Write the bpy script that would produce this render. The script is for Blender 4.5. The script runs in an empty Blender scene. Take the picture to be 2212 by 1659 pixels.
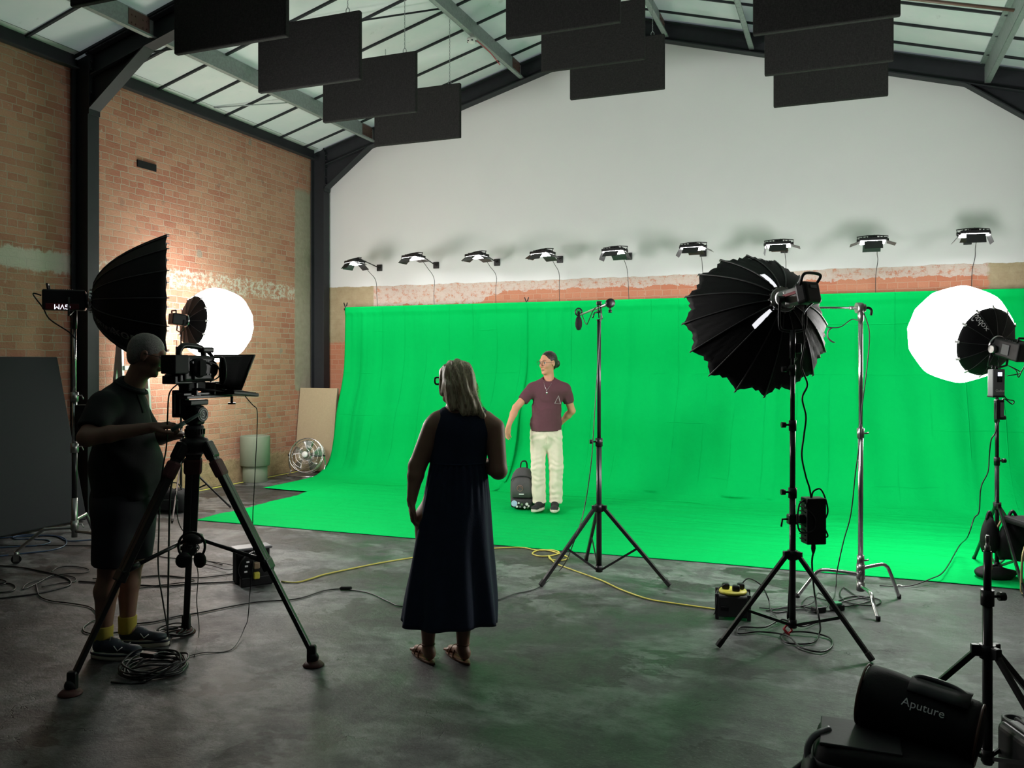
import bpy, bmesh, math, random
import numpy as np
from mathutils import Vector, Matrix, noise as mnoise
random.seed(7)
PI = math.pi
S = bpy.context.scene
COL = S.collection

# ------------------------------------------------------------------ camera, world, exposure
YAW = math.radians(21.36)          # camera looks this far left of the room's Y axis
CA, SA = math.cos(YAW), math.sin(YAW)
FPX = 1850.0; CX = 1106.0; HY = 785.0; EYE = 1.65
cd = bpy.data.cameras.new('camera'); cam = bpy.data.objects.new('camera', cd); COL.objects.link(cam)
cam.location = (0, 0, EYE); cam.rotation_euler = (PI/2, 0, YAW)
cd.sensor_fit = 'HORIZONTAL'; cd.sensor_width = 36.0; cd.lens = 36.0*FPX/2212
cd.shift_y = -(829.5-HY)/2212; cd.clip_start = .05
S.camera = cam
S.view_settings.view_transform = 'Standard'; S.view_settings.look = 'None'
S.view_settings.gamma = 1; S.view_settings.use_curve_mapping = False
S.view_settings.exposure = 0.0
S.cycles.max_bounces = 5; S.cycles.adaptive_threshold = .04; S.cycles.diffuse_bounces = 4; S.cycles.glossy_bounces = 3
S.cycles.sample_clamp_indirect = 6.0; S.cycles.caustics_reflective = False; S.cycles.caustics_refractive = False
w = bpy.data.worlds.new('world'); S.world = w; w.use_nodes = True
w.node_tree.nodes['Background'].inputs[0].default_value = (.6, .7, .8, 1)
w.node_tree.nodes['Background'].inputs[1].default_value = .5

# light levels of the lamps in the room
LANTERN_L, LANTERN_R, DOME_FACE, OCTA_FACE, BACK_LAMP = 26.0, 46.0, 48.0, 40.0, 42.0

# ------------------------------------------------------------------ pixel <-> room helpers
def at(px, py, d):                  # point of the room at camera depth d
    xc = (px-CX)/FPX*d
    return Vector((xc*CA - d*SA, xc*SA + d*CA, EYE + (HY-py)/FPX*d))
def fl(px, py, z=0.0):              # point on the floor
    return at(px, py, FPX*(EYE-z)/(py-HY))
def onY(px, py, Y):
    q = (px-CX)/FPX
    return at(px, py, Y/(q*SA+CA))
def onX(px, py, X):
    q = (px-CX)/FPX
    return at(px, py, X/(q*CA-SA))
RIGHT = Vector((CA, SA, 0)); FWD = Vector((-SA, CA, 0)); UP = Vector((0, 0, 1))

# ------------------------------------------------------------------ materials
def new_mat(name):
    m = bpy.data.materials.new(name); m.use_nodes = True
    nt = m.node_tree; b = nt.nodes['Principled BSDF']
    return m, nt, b
def rgb(c): return (c[0], c[1], c[2], 1)
def N(nt, t, **kw):
    n = nt.nodes.new(t)
    for k, v in kw.items():
        if k.startswith('i_'): n.inputs[k[2:].replace('_', ' ')].default_value = v
        else: setattr(n, k, v)
    return n
def mixc(nt, fac, a, b, mode='MIX'):
    n = nt.nodes.new('ShaderNodeMix'); n.data_type = 'RGBA'; n.blend_type = mode
    for s, v in ((0, fac), (6, a), (7, b)):
        if hasattr(v, 'is_output'): nt.links.new(v, n.inputs[s])
        else: n.inputs[s].default_value = v if s == 0 else rgb(v)
    return n.outputs[2]
def math_(nt, op, a, b=None, c=None, clamp=False):
    n = nt.nodes.new('ShaderNodeMath'); n.operation = op; n.use_clamp = clamp
    for i, v in enumerate((a, b, c)):
        if v is None: continue
        if hasattr(v, 'is_output'): nt.links.new(v, n.inputs[i])
        else: n.inputs[i].default_value = v
    return n.outputs[0]
def ramp(nt, fac, lo, hi, invert=False):
    n = nt.nodes.new('ShaderNodeMapRange'); n.interpolation_type = 'SMOOTHSTEP'
    nt.links.new(fac, n.inputs[0]); n.inputs[1].default_value = lo; n.inputs[2].default_value = hi
    n.inputs[3].default_value = 1.0 if invert else 0.0; n.inputs[4].default_value = 0.0 if invert else 1.0
    return n.outputs[0]
def pos(nt):
    g = nt.nodes.new('ShaderNodeTexCoord'); return g.outputs['Object']
def nz(nt, vec, scale, detail=4, rough=.6, dist=0):
    n = N(nt, 'ShaderNodeTexNoise'); n.inputs['Scale'].default_value = scale
    n.inputs['Detail'].default_value = detail; n.inputs['Roughness'].default_value = rough
    n.inputs['Distortion'].default_value = dist
    nt.links.new(vec, n.inputs['Vector']); return n.outputs['Fac']
def bump(nt, b, h, strength=.3, dist=.01):
    n = N(nt, 'ShaderNodeBump'); n.inputs['Strength'].default_value = strength; n.inputs['Distance'].default_value = dist
    nt.links.new(h, n.inputs['Height']); nt.links.new(n.outputs[0], b.inputs['Normal'])
def mat(name, c, rough=.5, metal=0.0, var=.12, scale=18, bmp=0.0, sheen=0.0, spec=.5, trans=0.0):
    m, nt, b = new_mat(name)
    v = pos(nt); f = nz(nt, v, scale)
    c2 = tuple(min(1, x*(1+var)+.003*var) for x in c); c1 = tuple(x*(1-var) for x in c)
    nt.links.new(mixc(nt, f, c1, c2), b.inputs['Base Color'])
    b.inputs['Roughness'].default_value = rough; b.inputs['Metallic'].default_value = metal
    b.inputs['Specular IOR Level'].default_value = spec
    if sheen: b.inputs['Sheen Weight'].default_value = sheen; b.inputs['Sheen Roughness'].default_value = .5
    if bmp: bump(nt, b, nz(nt, v, scale*4, 3), bmp, .004)
    return m
def emit(name, c, s):
    m, nt, b = new_mat(name)
    b.inputs['Base Color'].default_value = rgb((.8, .8, .8)); b.inputs['Emission Color'].default_value = rgb(c)
    b.inputs['Emission Strength'].default_value = s
    return m
M = {}
M['black_plastic'] = mat('black_plastic', (.008, .008, .009), .42, spec=.35)
M['black_metal'] = mat('black_metal', (.010, .010, .011), .33, 0, .2)
M['black_matte'] = mat('black_matte', (.008, .008, .009), .75, spec=.25)
M['black_cloth'] = mat('black_cloth', (.010, .010, .011), .75, 0, .3, 60, .2, spec=.3)
M['black_nylon'] = mat('black_nylon', (.010, .010, .012), .42, 0, .3, 40, .1, spec=.5)
M['chrome'] = mat('chrome', (.62, .62, .62), .22, 1.0, .06)
M['satin_steel'] = mat('satin_steel', (.42, .42, .41), .38, 1.0, .1)
M['galvanised'] = mat('galvanised', (.30, .34, .33), .55, .55, .35, 30)
M['steel_black'] = mat('steel_black', (.020, .022, .026), .6, 0, .25, 12, spec=.3)
M['rubber'] = mat('rubber', (.01, .01, .01), .8)
M['dark_cable'] = mat('dark_cable', (.012, .012, .013), .4)
M['blue_cable'] = mat('blue_cable', (.05, .09, .16), .4)
M['yellow_cable'] = mat('yellow_cable', (.62, .56, .10), .45)
M['yellow_plastic'] = mat('yellow_plastic', (.65, .60, .08), .45)
M['red_plastic'] = mat('red_plastic', (.5, .03, .04), .4)
M['white_plastic'] = mat('white_plastic', (.75, .75, .73), .4)
M['grey_plastic'] = mat('grey_plastic', (.16, .16, .17), .45)
M['white_print'] = mat('white_print', (.8, .8, .8), .5)
M['grey_print'] = mat('grey_print', (.16, .16, .16), .5)
M['glass_dark'] = mat('glass_dark', (.02, .02, .03), .05)

# ------------------------------------------------------------------ mesh helpers
class MB:
    def __init__(s): s.bm = bmesh.new()
    def _add(s, ps, fs):
        vs = [s.bm.verts.new(p) for p in ps]
        for f in fs:
            try: s.bm.faces.new([vs[i] for i in f])
            except ValueError: pass
        return vs
    def box(s, c, size, rot=None, bev=0.0, seg=2):
        R = rot.to_3x3() if rot is not None else Matrix.Identity(3)
        b2 = bmesh.new(); bmesh.ops.create_cube(b2, size=1.0)
        for v in b2.verts: v.co = Vector((v.co.x*size[0], v.co.y*size[1], v.co.z*size[2]))
        if bev > 0: bmesh.ops.bevel(b2, geom=b2.edges[:], offset=min(bev, min(size)*.45), segments=seg, profile=.5, affect='EDGES')
        s._merge(b2, Matrix.Translation(Vector(c)) @ R.to_4x4()); return s
    def _merge(s, b2, mtx):
        mp = {}
        for v in b2.verts: mp[v] = s.bm.verts.new(mtx @ v.co)
        for f in b2.faces:
            nf = s.bm.faces.new([mp[v] for v in f.verts]); nf.smooth = f.smooth
        b2.free()
    def cyl(s, a, b, r, r2=None, n=16, caps=True):
        return s.tube([a, b], [r, r if r2 is None else r2], n, caps)
    def tube(s, pts, r, n=8, caps=True, closed=False):
        pts = [Vector(p) for p in pts]; k = len(pts)
        rs = r if isinstance(r, (list, tuple)) else [r]*k
        rings = []; prev = None
        for i, p in enumerate(pts):
            if closed: t = pts[(i+1) % k]-pts[i-1]
            else: t = pts[min(i+1, k-1)]-pts[max(i-1, 0)]
            if t.length < 1e-9: t = Vector((0, 0, 1))
            t.normalize()
            if prev is None:
                u = t.orthogonal().normalized()
            else:
                u = prev - t*prev.dot(t)
                if u.length < 1e-6: u = t.orthogonal()
                u.normalize()
            prev = u; v = t.cross(u)
            rings.append([s.bm.verts.new(p+(u*math.cos(2*PI*j/n)+v*math.sin(2*PI*j/n))*rs[i]) for j in range(n)])
        m = k if closed else k-1
        for i in range(m):
            A = rings[i]; B = rings[(i+1) % k]
            for j in range(n):
                f = s.bm.faces.new((A[j], A[(j+1) % n], B[(j+1) % n], B[j])); f.smooth = True
        if caps and not closed:
            s.bm.faces.new(rings[0][::-1]); s.bm.faces.new(rings[-1])
        return s
    def lathe(s, prof, o=(0, 0, 0), axis=(0, 0, 1), n=32, smooth=True, caps=True):
        o = Vector(o); t = Vector(axis).normalized(); u = t.orthogonal().normalized(); v = t.cross(u)
        rings = [[s.bm.verts.new(o+t*z+(u*math.cos(2*PI*j/n)+v*math.sin(2*PI*j/n))*max(r, 1e-4)) for j in range(n)] for r, z in prof]
        for A, B in zip(rings, rings[1:]):
            for j in range(n):
                f = s.bm.faces.new((A[j], A[(j+1) % n], B[(j+1) % n], B[j])); f.smooth = smooth
        if caps:
            s.bm.faces.new(rings[0][::-1]); s.bm.faces.new(rings[-1])
        return s
    def sphere(s, c, r, n=16, sc=(1, 1, 1), rot=None):
        b2 = bmesh.new(); bmesh.ops.create_uvsphere(b2, u_segments=n, v_segments=max(6, n//2+2), radius=1.0)
        for f in b2.faces: f.smooth = True
        R = rot.to_4x4() if rot is not None else Matrix.Identity(4)
        s._merge(b2, Matrix.Translation(Vector(c)) @ R @ Matrix.Diagonal((r*sc[0], r*sc[1], r*sc[2], 1))); return s
    def loft(s, rings, caps=True, smooth=True):
        R = [[s.bm.verts.new(p) for p in r] for r in rings]; n = len(R[0])
        for A, B in zip(R, R[1:]):
            for j in range(n):
                f = s.bm.faces.new((A[j], A[(j+1) % n], B[(j+1) % n], B[j])); f.smooth = smooth
        if caps:
            s.bm.faces.new(R[0][::-1]); s.bm.faces.new(R[-1])
        return s
    def prism(s, poly, h, mtx=None):     # poly in XY, extruded by h in Z, placed by mtx
        mtx = mtx or Matrix.Identity(4); n = len(poly)
        a = [s.bm.verts.new(mtx @ Vector((x, y, 0))) for x, y in poly]
        b = [s.bm.verts.new(mtx @ Vector((x, y, h))) for x, y in poly]
        s.bm.faces.new(a[::-1]); s.bm.faces.new(b)
        for i in range(n): s.bm.faces.new((a[i], a[(i+1) % n], b[(i+1) % n], b[i]))
        return s
    def build(s, name, m, parent=None, fix=True):
        if fix: bmesh.ops.recalc_face_normals(s.bm, faces=s.bm.faces[:])
        me = bpy.data.meshes.new(name); s.bm.to_mesh(me); s.bm.free()
        me.materials.append(M[m] if isinstance(m, str) else m)
        o = bpy.data.objects.new(name, me); COL.objects.link(o)
        if parent is not None:
            o.parent = parent
            o.matrix_parent_inverse = parent_world(parent).inverted()
        return o
def local_world(o):
    return Matrix.LocRotScale(o.location, o.rotation_euler, o.scale)
def parent_world(o):
    return local_world(o) if o.parent is None else parent_world(o.parent) @ o.matrix_parent_inverse @ local_world(o)
def tag(o, label, cat, group=None, kind=None):
    if label: o['label'] = label
    if cat: o['category'] = cat
    if group: o['group'] = group
    if kind: o['kind'] = kind
    return o
def thing(name, label, cat, loc=(0, 0, 0), group=None, rotz=0):
    o = bpy.data.objects.new(name, None); COL.objects.link(o); o.empty_display_size = .1
    o.location = loc; o.rotation_euler = (0, 0, rotz)
    return tag(o, label, cat, group)
def struct(o): o['kind'] = 'structure'; return o
def crom(pts, k=8, closed=False):
    pts = [Vector(p) for p in pts]; n = len(pts); out = []
    rng = range(n) if closed else range(n-1)
    for i in rng:
        g = (lambda j: pts[j % n]) if closed else (lambda j: pts[max(0, min(n-1, j))])
        p0, p1, p2, p3 = g(i-1), g(i), g(i+1), g(i+2)
        for q in range(k):
            t = q/k
            out.append(.5*((2*p1)+(p2-p0)*t+(2*p0-5*p1+4*p2-p3)*t*t+(3*p1-p0-3*p2+p3)*t**3))
    if not closed: out.append(pts[-1])
    return out
def frame(o, x=None, z=None, y=None):
    """matrix whose local z (and roughly x) point as asked"""
    z = Vector(z).normalized(); x = Vector(x) if x is not None else z.orthogonal()
    x = (x - z*x.dot(z)).normalized(); y = z.cross(x)
    return Matrix(((x.x, y.x, z.x, o[0]), (x.y, y.y, z.y, o[1]), (x.z, y.z, z.z, o[2]), (0, 0, 0, 1)))
def framex(x, z=(0, 0, 1)):
    """rotation whose local x is exactly x, z as near as possible"""
    x = Vector(x).normalized(); z = Vector(z); z = (z - x*z.dot(x))
    z = z.normalized() if z.length > 1e-5 else x.orthogonal().normalized(); y = z.cross(x)
    return Matrix(((x.x, y.x, z.x, 0), (x.y, y.y, z.y, 0), (x.z, y.z, z.z, 0), (0, 0, 0, 1)))
def text_mesh(name, txt, size, mtx, m, parent, extrude=.0006, font_shear=0):
    c = bpy.data.curves.new(name, 'FONT'); c.body = txt; c.size = size; c.extrude = extrude; c.align_x = 'CENTER'; c.align_y = 'CENTER'
    c.shear = font_shear
    t = bpy.data.objects.new(name, c); COL.objects.link(t)
    dg = bpy.context.evaluated_depsgraph_get(); dg.update()
    me = bpy.data.meshes.new_from_object(t.evaluated_get(dg)); me.name = name
    bpy.data.objects.remove(t); me.transform(mtx)
    me.materials.clear(); me.materials.append(M[m] if isinstance(m, str) else m)
    o = bpy.data.objects.new(name, me); COL.objects.link(o)
    if parent is not None: o.parent = parent; o.matrix_parent_inverse = parent_world(parent).inverted()
    return o
# ================================================================== ROOM SHELL
XL, XR, YB, YF = -7.90, 2.36, 11.62, -2.2      # wall faces
RIDGE = -2.77; PITCH = .281
def raf(X):                                     # underside of the portal rafters
    return 4.73 + PITCH*((RIDGE+4.97) - abs(X-RIDGE) - (RIDGE+4.97) + 4.97) 
def roofz(X): return raf(X) + .28

def brick_nodes(nt, vec2, b):
    """shared brickwork: returns colour, height"""
    d = nz(nt, vec2, 3.0, 3); d2 = nz(nt, vec2, 22.0, 2)
    off = N(nt, 'ShaderNodeVectorMath', operation='SCALE')
    nv = N(nt, 'ShaderNodeTexNoise'); nv.inputs['Scale'].default_value = 7.0; nv.inputs['Detail'].default_value = 3
    nt.links.new(vec2, nv.inputs['Vector'])
    sub = N(nt, 'ShaderNodeVectorMath', operation='SUBTRACT'); sub.inputs[1].default_value = (.5, .5, .5)
    nt.links.new(nv.outputs['Color'], sub.inputs[0]); nt.links.new(sub.outputs[0], off.inputs[0]); off.inputs['Scale'].default_value = .03
    add = N(nt, 'ShaderNodeVectorMath', operation='ADD'); nt.links.new(vec2, add.inputs[0]); nt.links.new(off.outputs[0], add.inputs[1])
    br = N(nt, 'ShaderNodeTexBrick'); nt.links.new(add.outputs[0], br.inputs['Vector'])
    br.offset = .5; br.squash = .52; br.squash_frequency = 3
    br.inputs['Scale'].default_value = 1.0; br.inputs['Brick Width'].default_value = .225; br.inputs['Row Height'].default_value = .078
    br.inputs['Mortar Size'].default_value = .006; br.inputs['Mortar Smooth'].default_value = .35; br.inputs['Bias'].default_value = -.1
    br.inputs['Color1'].default_value = rgb((.34, .125, .080)); br.inputs['Color2'].default_value = rgb((.46, .235, .155))
    br.inputs['Mortar'].default_value = rgb((.40, .33, .25))
    c = mixc(nt, ramp(nt, d, .35, .7), br.outputs['Color'], (.46, .25, .16))
    tan = mixc(nt, .30, br.outputs['Color'], c)
    big = nz(nt, vec2, .55, 3)
    tan = mixc(nt, math_(nt, 'MULTIPLY', ramp(nt, big, .42, .62), .28), tan, (.40, .27, .17))
    sp = ramp(nt, nz(nt, vec2, 9.0, 4, .7), .62, .72)
    tan = mixc(nt, math_(nt, 'MULTIPLY', sp, .5), tan, (.56, .48, .38))
    vor = nz(nt, vec2, 5.0, 1)
    tan = mixc(nt, math_(nt, 'MULTIPLY', ramp(nt, vor, .70, .74), .35), tan, (.16, .12, .10))
    fine = nz(nt, vec2, 70.0, 3)
    tan = mixc(nt, .35, tan, mixc(nt, fine, (.25, .25, .25), (.8, .8, .8)), 'OVERLAY')
    h = math_(nt, 'ADD', math_(nt, 'MULTIPLY', br.outputs['Fac'], -1.0), math_(nt, 'MULTIPLY', nz(nt, vec2, 40.0, 3), .9))
    return tan, h

def vec_for(nt, along):
    s = N(nt, 'ShaderNodeSeparateXYZ'); nt.links.new(pos(nt), s.inputs[0])
    c = N(nt, 'ShaderNodeCombineXYZ'); nt.links.new(s.outputs[0 if along == 'X' else 1], c.inputs[0]); nt.links.new(s.outputs[2], c.inputs[1])
    return c.outputs[0], s.outputs[0 if along == 'X' else 1], s.outputs[2]

def left_wall_mat():
    m, nt, b = new_mat('old_brick_left'); v, Y, Z = vec_for(nt, 'Y')
    col, h = brick_nodes(nt, v, b)
    jag = math_(nt, 'MULTIPLY', math_(nt, 'SUBTRACT', nz(nt, v, 6.0, 5, .7), .5), .22)
    zj = math_(nt, 'ADD', Z, jag)
    # old white limewashed band, more worn in the second bay
    band = math_(nt, 'MULTIPLY', ramp(nt, zj, 2.60, 2.64), ramp(nt, zj, 2.82, 2.86, True))
    worn = math_(nt, 'ADD', ramp(nt, Y, 7.1, 7.0), ramp(nt, nz(nt, v, 16, 5, .8), .44, .58), clamp=True)
    worn = math_(nt, 'MAXIMUM', ramp(nt, Y, 6.9, 7.3, True), ramp(nt, nz(nt, v, 14, 5, .8), .46, .56))
    col = mixc(nt, math_(nt, 'MULTIPLY', math_(nt, 'MULTIPLY', band, worn), .85), col, (.55, .54, .46))
    # cement render strip beside the corner column
    st = math_(nt, 'MULTIPLY', ramp(nt, math_(nt, 'ADD', Y, math_(nt, 'MULTIPLY', jag, .25)), 11.02, 11.06), math_(nt, 'MULTIPLY', ramp(nt, zj, 4.3, 4.4, True), ramp(nt, zj, 1.2, 1.25)))
    col = mixc(nt, st, col, mixc(nt, nz(nt, v, 12, 5), (.22, .20, .14), (.38, .35, .26)))
    # rubble plinth
    rb = ramp(nt, math_(nt, 'ADD', Z, math_(nt, 'MULTIPLY', jag, 1.0)), .30, .36, True)
    col = mixc(nt, rb, col, mixc(nt, nz(nt, v, 14, 6, .7), (.22, .15, .08), (.58, .44, .25)))
    # grey patches of repair mortar
    vo = N(nt, 'ShaderNodeTexVoronoi'); vo.inputs['Scale'].default_value = 1.1; nt.links.new(v, vo.inputs['Vector'])
    pt = ramp(nt, math_(nt, 'ADD', vo.outputs['Distance'], jag), .05, .07, True)
    col = mixc(nt, math_(nt, 'MULTIPLY', pt, .8), col, (.25, .23, .19))
    nt.links.new(col, b.inputs['Base Color']); b.inputs['Roughness'].default_value = .9
    h = mixc(nt, rb, h, math_(nt, 'MULTIPLY', nz(nt, v, 9, 6, .75), 4.0)); h = mixc(nt, st, h, nz(nt, v, 12, 5))
    bump(nt, b, h, .8, .012); return m

def back_wall_mat():
    m, nt, b = new_mat('plaster_over_brick'); v, X, Z = vec_for(nt, 'X')
    col, h = brick_nodes(nt, v, b)
    col = mixc(nt, .4, col, (.62, .20, .09))
    jag = math_(nt, 'MULTIPLY', math_(nt, 'SUBTRACT', nz(nt, v, 5.0, 5, .7), .5), .20)
    zj = math_(nt, 'ADD', Z, jag)
    wear = nz(nt, v, 11, 6, .8)
    # remains of white paint below the plaster, deeper at the left
    low = math_(nt, 'SUBTRACT', 2.71, math_(nt, 'MULTIPLY', ramp(nt, X, -4.6, -5.2), .17))
    paint = math_(nt, 'MULTIPLY', math_(nt, 'GREATER_THAN', zj, low), ramp(nt, wear, .36, .50))
    col = mixc(nt, math_(nt, 'MULTIPLY', paint, .72), col, mixc(nt, wear, (.42, .36, .28), (.72, .72, .70)))
    # ochre render at both ends
    ends = math_(nt, 'MAXIMUM', ramp(nt, X, -6.84, -6.87), ramp(nt, math_(nt, 'ADD', X, jag), 1.56, 1.60))
    ends = math_(nt, 'MULTIPLY', ends, ramp(nt, zj, 1.95, 2.0))
    col = mixc(nt, ends, col, mixc(nt, nz(nt, v, 7, 6, .7), (.26, .19, .10), (.50, .42, .27)))
    pj = math_(nt, 'ADD', Z, math_(nt, 'MULTIPLY', math_(nt, 'SUBTRACT', nz(nt, v, 4.0, 4), .5), .07))
    pl = ramp(nt, pj, 2.845, 2.85)
    white = mixc(nt, nz(nt, v, 1.1, 3), (.66, .66, .67), (.72, .72, .72))
    col = mixc(nt, pl, col, white)
    hh = mixc(nt, pl, h, math_(nt, 'ADD', 2.0, math_(nt, 'MULTIPLY', nz(nt, v, 6.0, 5, .65), .5)))
    nt.links.new(col, b.inputs['Base Color']); b.inputs['Roughness'].default_value = .85
    bump(nt, b, hh, .5, .012); return m

def floor_mat():
    m, nt, b = new_mat('worn_dark_concrete'); v = pos(nt)
    mp = N(nt, 'ShaderNodeMapping'); mp.inputs['Rotation'].default_value = (0, 0, .9); mp.inputs['Scale'].default_value = (.8, 1.25, 1)
    nt.links.new(v, mp.inputs[0]); sv = mp.outputs[0]
    a = nz(nt, sv, .9, 5, .6, .6); c = nz(nt, v, 2.6, 6, .7, .4); f = nz(nt, v, 55, 5, .8)
    col = mixc(nt, ramp(nt, a, .44, .56), (.028, .027, .028), (.15, .156, .156))
    col = mixc(nt, math_(nt, 'MULTIPLY', ramp(nt, c, .46, .58), .6), col, (.050, .050, .052))
    g2 = nz(nt, sv, 11, 6, .8); col = mixc(nt, .8, col, mixc(nt, ramp(nt, g2, .3, .7), (.12, .12, .12), (.9, .9, .9)), 'OVERLAY')
    col = mixc(nt, ramp(nt, nz(nt, sv, 1.7, 4, .6, .3), .555, .575), col, (.022, .020, .020))
    col = mixc(nt, math_(nt, 'MULTIPLY', ramp(nt, f, .52, .66), .55), col, (.17, .175, .175))
    fl2 = nz(nt, sv, 22, 6, .85); col = mixc(nt, math_(nt, 'MULTIPLY', ramp(nt, fl2, .52, .60), .6), col, (.016, .015, .016))
    cr = N(nt, 'ShaderNodeTexVoronoi', feature='DISTANCE_TO_EDGE'); cr.inputs['Scale'].default_value = 1.6
    cv = N(nt, 'ShaderNodeVectorMath', operation='ADD')
    nn = N(nt, 'ShaderNodeTexNoise'); nn.inputs['Scale'].default_value = 3.0; nn.inputs['Detail'].default_value = 6; nt.links.new(v, nn.inputs['Vector'])
    nt.links.new(sv, cv.inputs[0]); nt.links.new(nn.outputs['Color'], cv.inputs[1]); nt.links.new(cv.outputs[0], cr.inputs['Vector'])
    crack = math_(nt, 'MULTIPLY', ramp(nt, cr.outputs['Distance'], .002, .010, True), ramp(nt, nz(nt, v, 1.2, 3), .52, .60))
    col = mixc(nt, crack, col, (.008, .008, .008))
    nt.links.new(col, b.inputs['Base Color'])
    r = math_(nt, 'ADD', .26, math_(nt, 'MULTIPLY', ramp(nt, c, .35, .7), .28))
    r = math_(nt, 'ADD', r, math_(nt, 'MULTIPLY', f, .10))
    nt.links.new(r, b.inputs['Roughness']); b.inputs['Specular IOR Level'].default_value = .5
    h = math_(nt, 'ADD', math_(nt, 'MULTIPLY', nz(nt, sv, 16, 7, .8), 1.0), math_(nt, 'MULTIPLY', crack, -.8))
    bump(nt, b, h, .6, .012); return m

def plain_wall(name, c):
    return mat(name, c, .85, 0, .1, 2, .1)
def skylight_mat():
    m, nt, b = new_mat('frosted_roof_sheet'); v = pos(nt)
    s = N(nt, 'ShaderNodeSeparateXYZ'); nt.links.new(v, s.inputs[0])
    f = math_(nt, 'FRACT', math_(nt, 'MULTIPLY', math_(nt, 'SUBTRACT', s.outputs[1], .33), 1/.6))
    n1 = nz(nt, v, 1.3, 4)
    c = mixc(nt, ramp(nt, n1, .3, .7), (.70, .76, .72), (.82, .82, .79))
    st = ramp(nt, nz(nt, v, 5, 5, .7), .62, .72)
    c = mixc(nt, math_(nt, 'MULTIPLY', st, .3), c, (.35, .38, .30))
    nt.links.new(c, b.inputs['Base Color']); b.inputs['Roughness'].default_value = .45
    bump(nt, b, nz(nt, v, 1.5, 3), .12, .05)
    tr = N(nt, 'ShaderNodeBsdfTranslucent'); nt.links.new(c, tr.inputs[0]); mx = N(nt, 'ShaderNodeMixShader'); mx.inputs[0].default_value = .28
    nt.links.new(b.outputs[0], mx.inputs[1]); nt.links.new(tr.outputs[0], mx.inputs[2]); nt.links.new(mx.outputs[0], nt.nodes['Material Output'].inputs[0])
    return m
M['brick_left'] = left_wall_mat(); M['wall_back'] = back_wall_mat(); M['floor'] = floor_mat()
M['roof'] = skylight_mat(); M['dark_wall'] = plain_wall('dark_painted_wall', (.05, .05, .05)); M['grey_wall'] = plain_wall('grey_painted_wall', (.12, .11, .10))

def slab(name, poly, nrm_off, m):      # wall slab from a polygon of points and a thickness vector
    b = MB(); off = Vector(nrm_off)
    A = [b.bm.verts.new(Vector(p)) for p in poly]; B = [b.bm.verts.new(Vector(p)+off) for p in poly]
    n = len(poly); b.bm.faces.new(A); b.bm.faces.new(B[::-1])
    for i in range(n): b.bm.faces.new((A[i], A[(i+1) % n], B[(i+1) % n], B[i]))
    return struct(b.build(name, m))
slab('floor', [(XL-.3, YF-.3, 0), (XR+.3, YF-.3, 0), (XR+.3, YB+.3, 0), (XL-.3, YB+.3, 0)], (0, 0, -.2), 'floor')
ez = roofz(XL) + .05
slab('wall_left', [(XL, YF, 0), (XL, YB, 0), (XL, YB, ez), (XL, YF, ez)], (-.3, 0, 0), 'brick_left')
slab('wall_right', [(XR, YF, 0), (XR, YB, 0), (XR, YB, roofz(XR)+.05), (XR, YF, roofz(XR)+.05)], (.3, 0, 0), 'grey_wall')
gable = lambda Y: [(XL-.3, Y, 0), (XR+.3, Y, 0), (XR+.3, Y, roofz(XR+.3)+.1), (RIDGE, Y, roofz(RIDGE)+.1), (XL-.3, Y, roofz(XL-.3)+.1)]
slab('wall_back', gable(YB), (0, .3, 0), 'wall_back')
slab('wall_front', gable(YF), (0, -.3, 0), 'dark_wall')
for nm, xa in (('ceiling_left', XL-.3), ('ceiling_right', XR+.3)):
    b = MB(); b.bm.faces.new([b.bm.verts.new(p) for p in ((xa, YF-.3, roofz(xa)), (RIDGE, YF-.3, roofz(RIDGE)), (RIDGE, YB+.3, roofz(RIDGE)), (xa, YB+.3, roofz(xa)))])
    struct(b.build('ceiling', 'roof'))
# glazing bars of the roof sheets
k = 0
for side in (-1, 1):
    par = thing('roof_glazing', 'dark glazing bars ruling the pale roof sheets on the %s slope' % ('left' if side < 0 else 'right'), 'roof bars')
    xa, xb = (XL, RIDGE) if side < 0 else (RIDGE, XR)
    Y = .33
    while Y < YB-.05:
        if Y > 3.0:
            p, q = Vector((xa, Y, roofz(xa)-.012)), Vector((xb, Y, roofz(xb)-.012))
            MB().box((p+q)/2, ((q-p).length, .03, .024), rot=framex(q-p)).build('glazing_bar', 'steel_black', par)
        Y += .6

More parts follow.
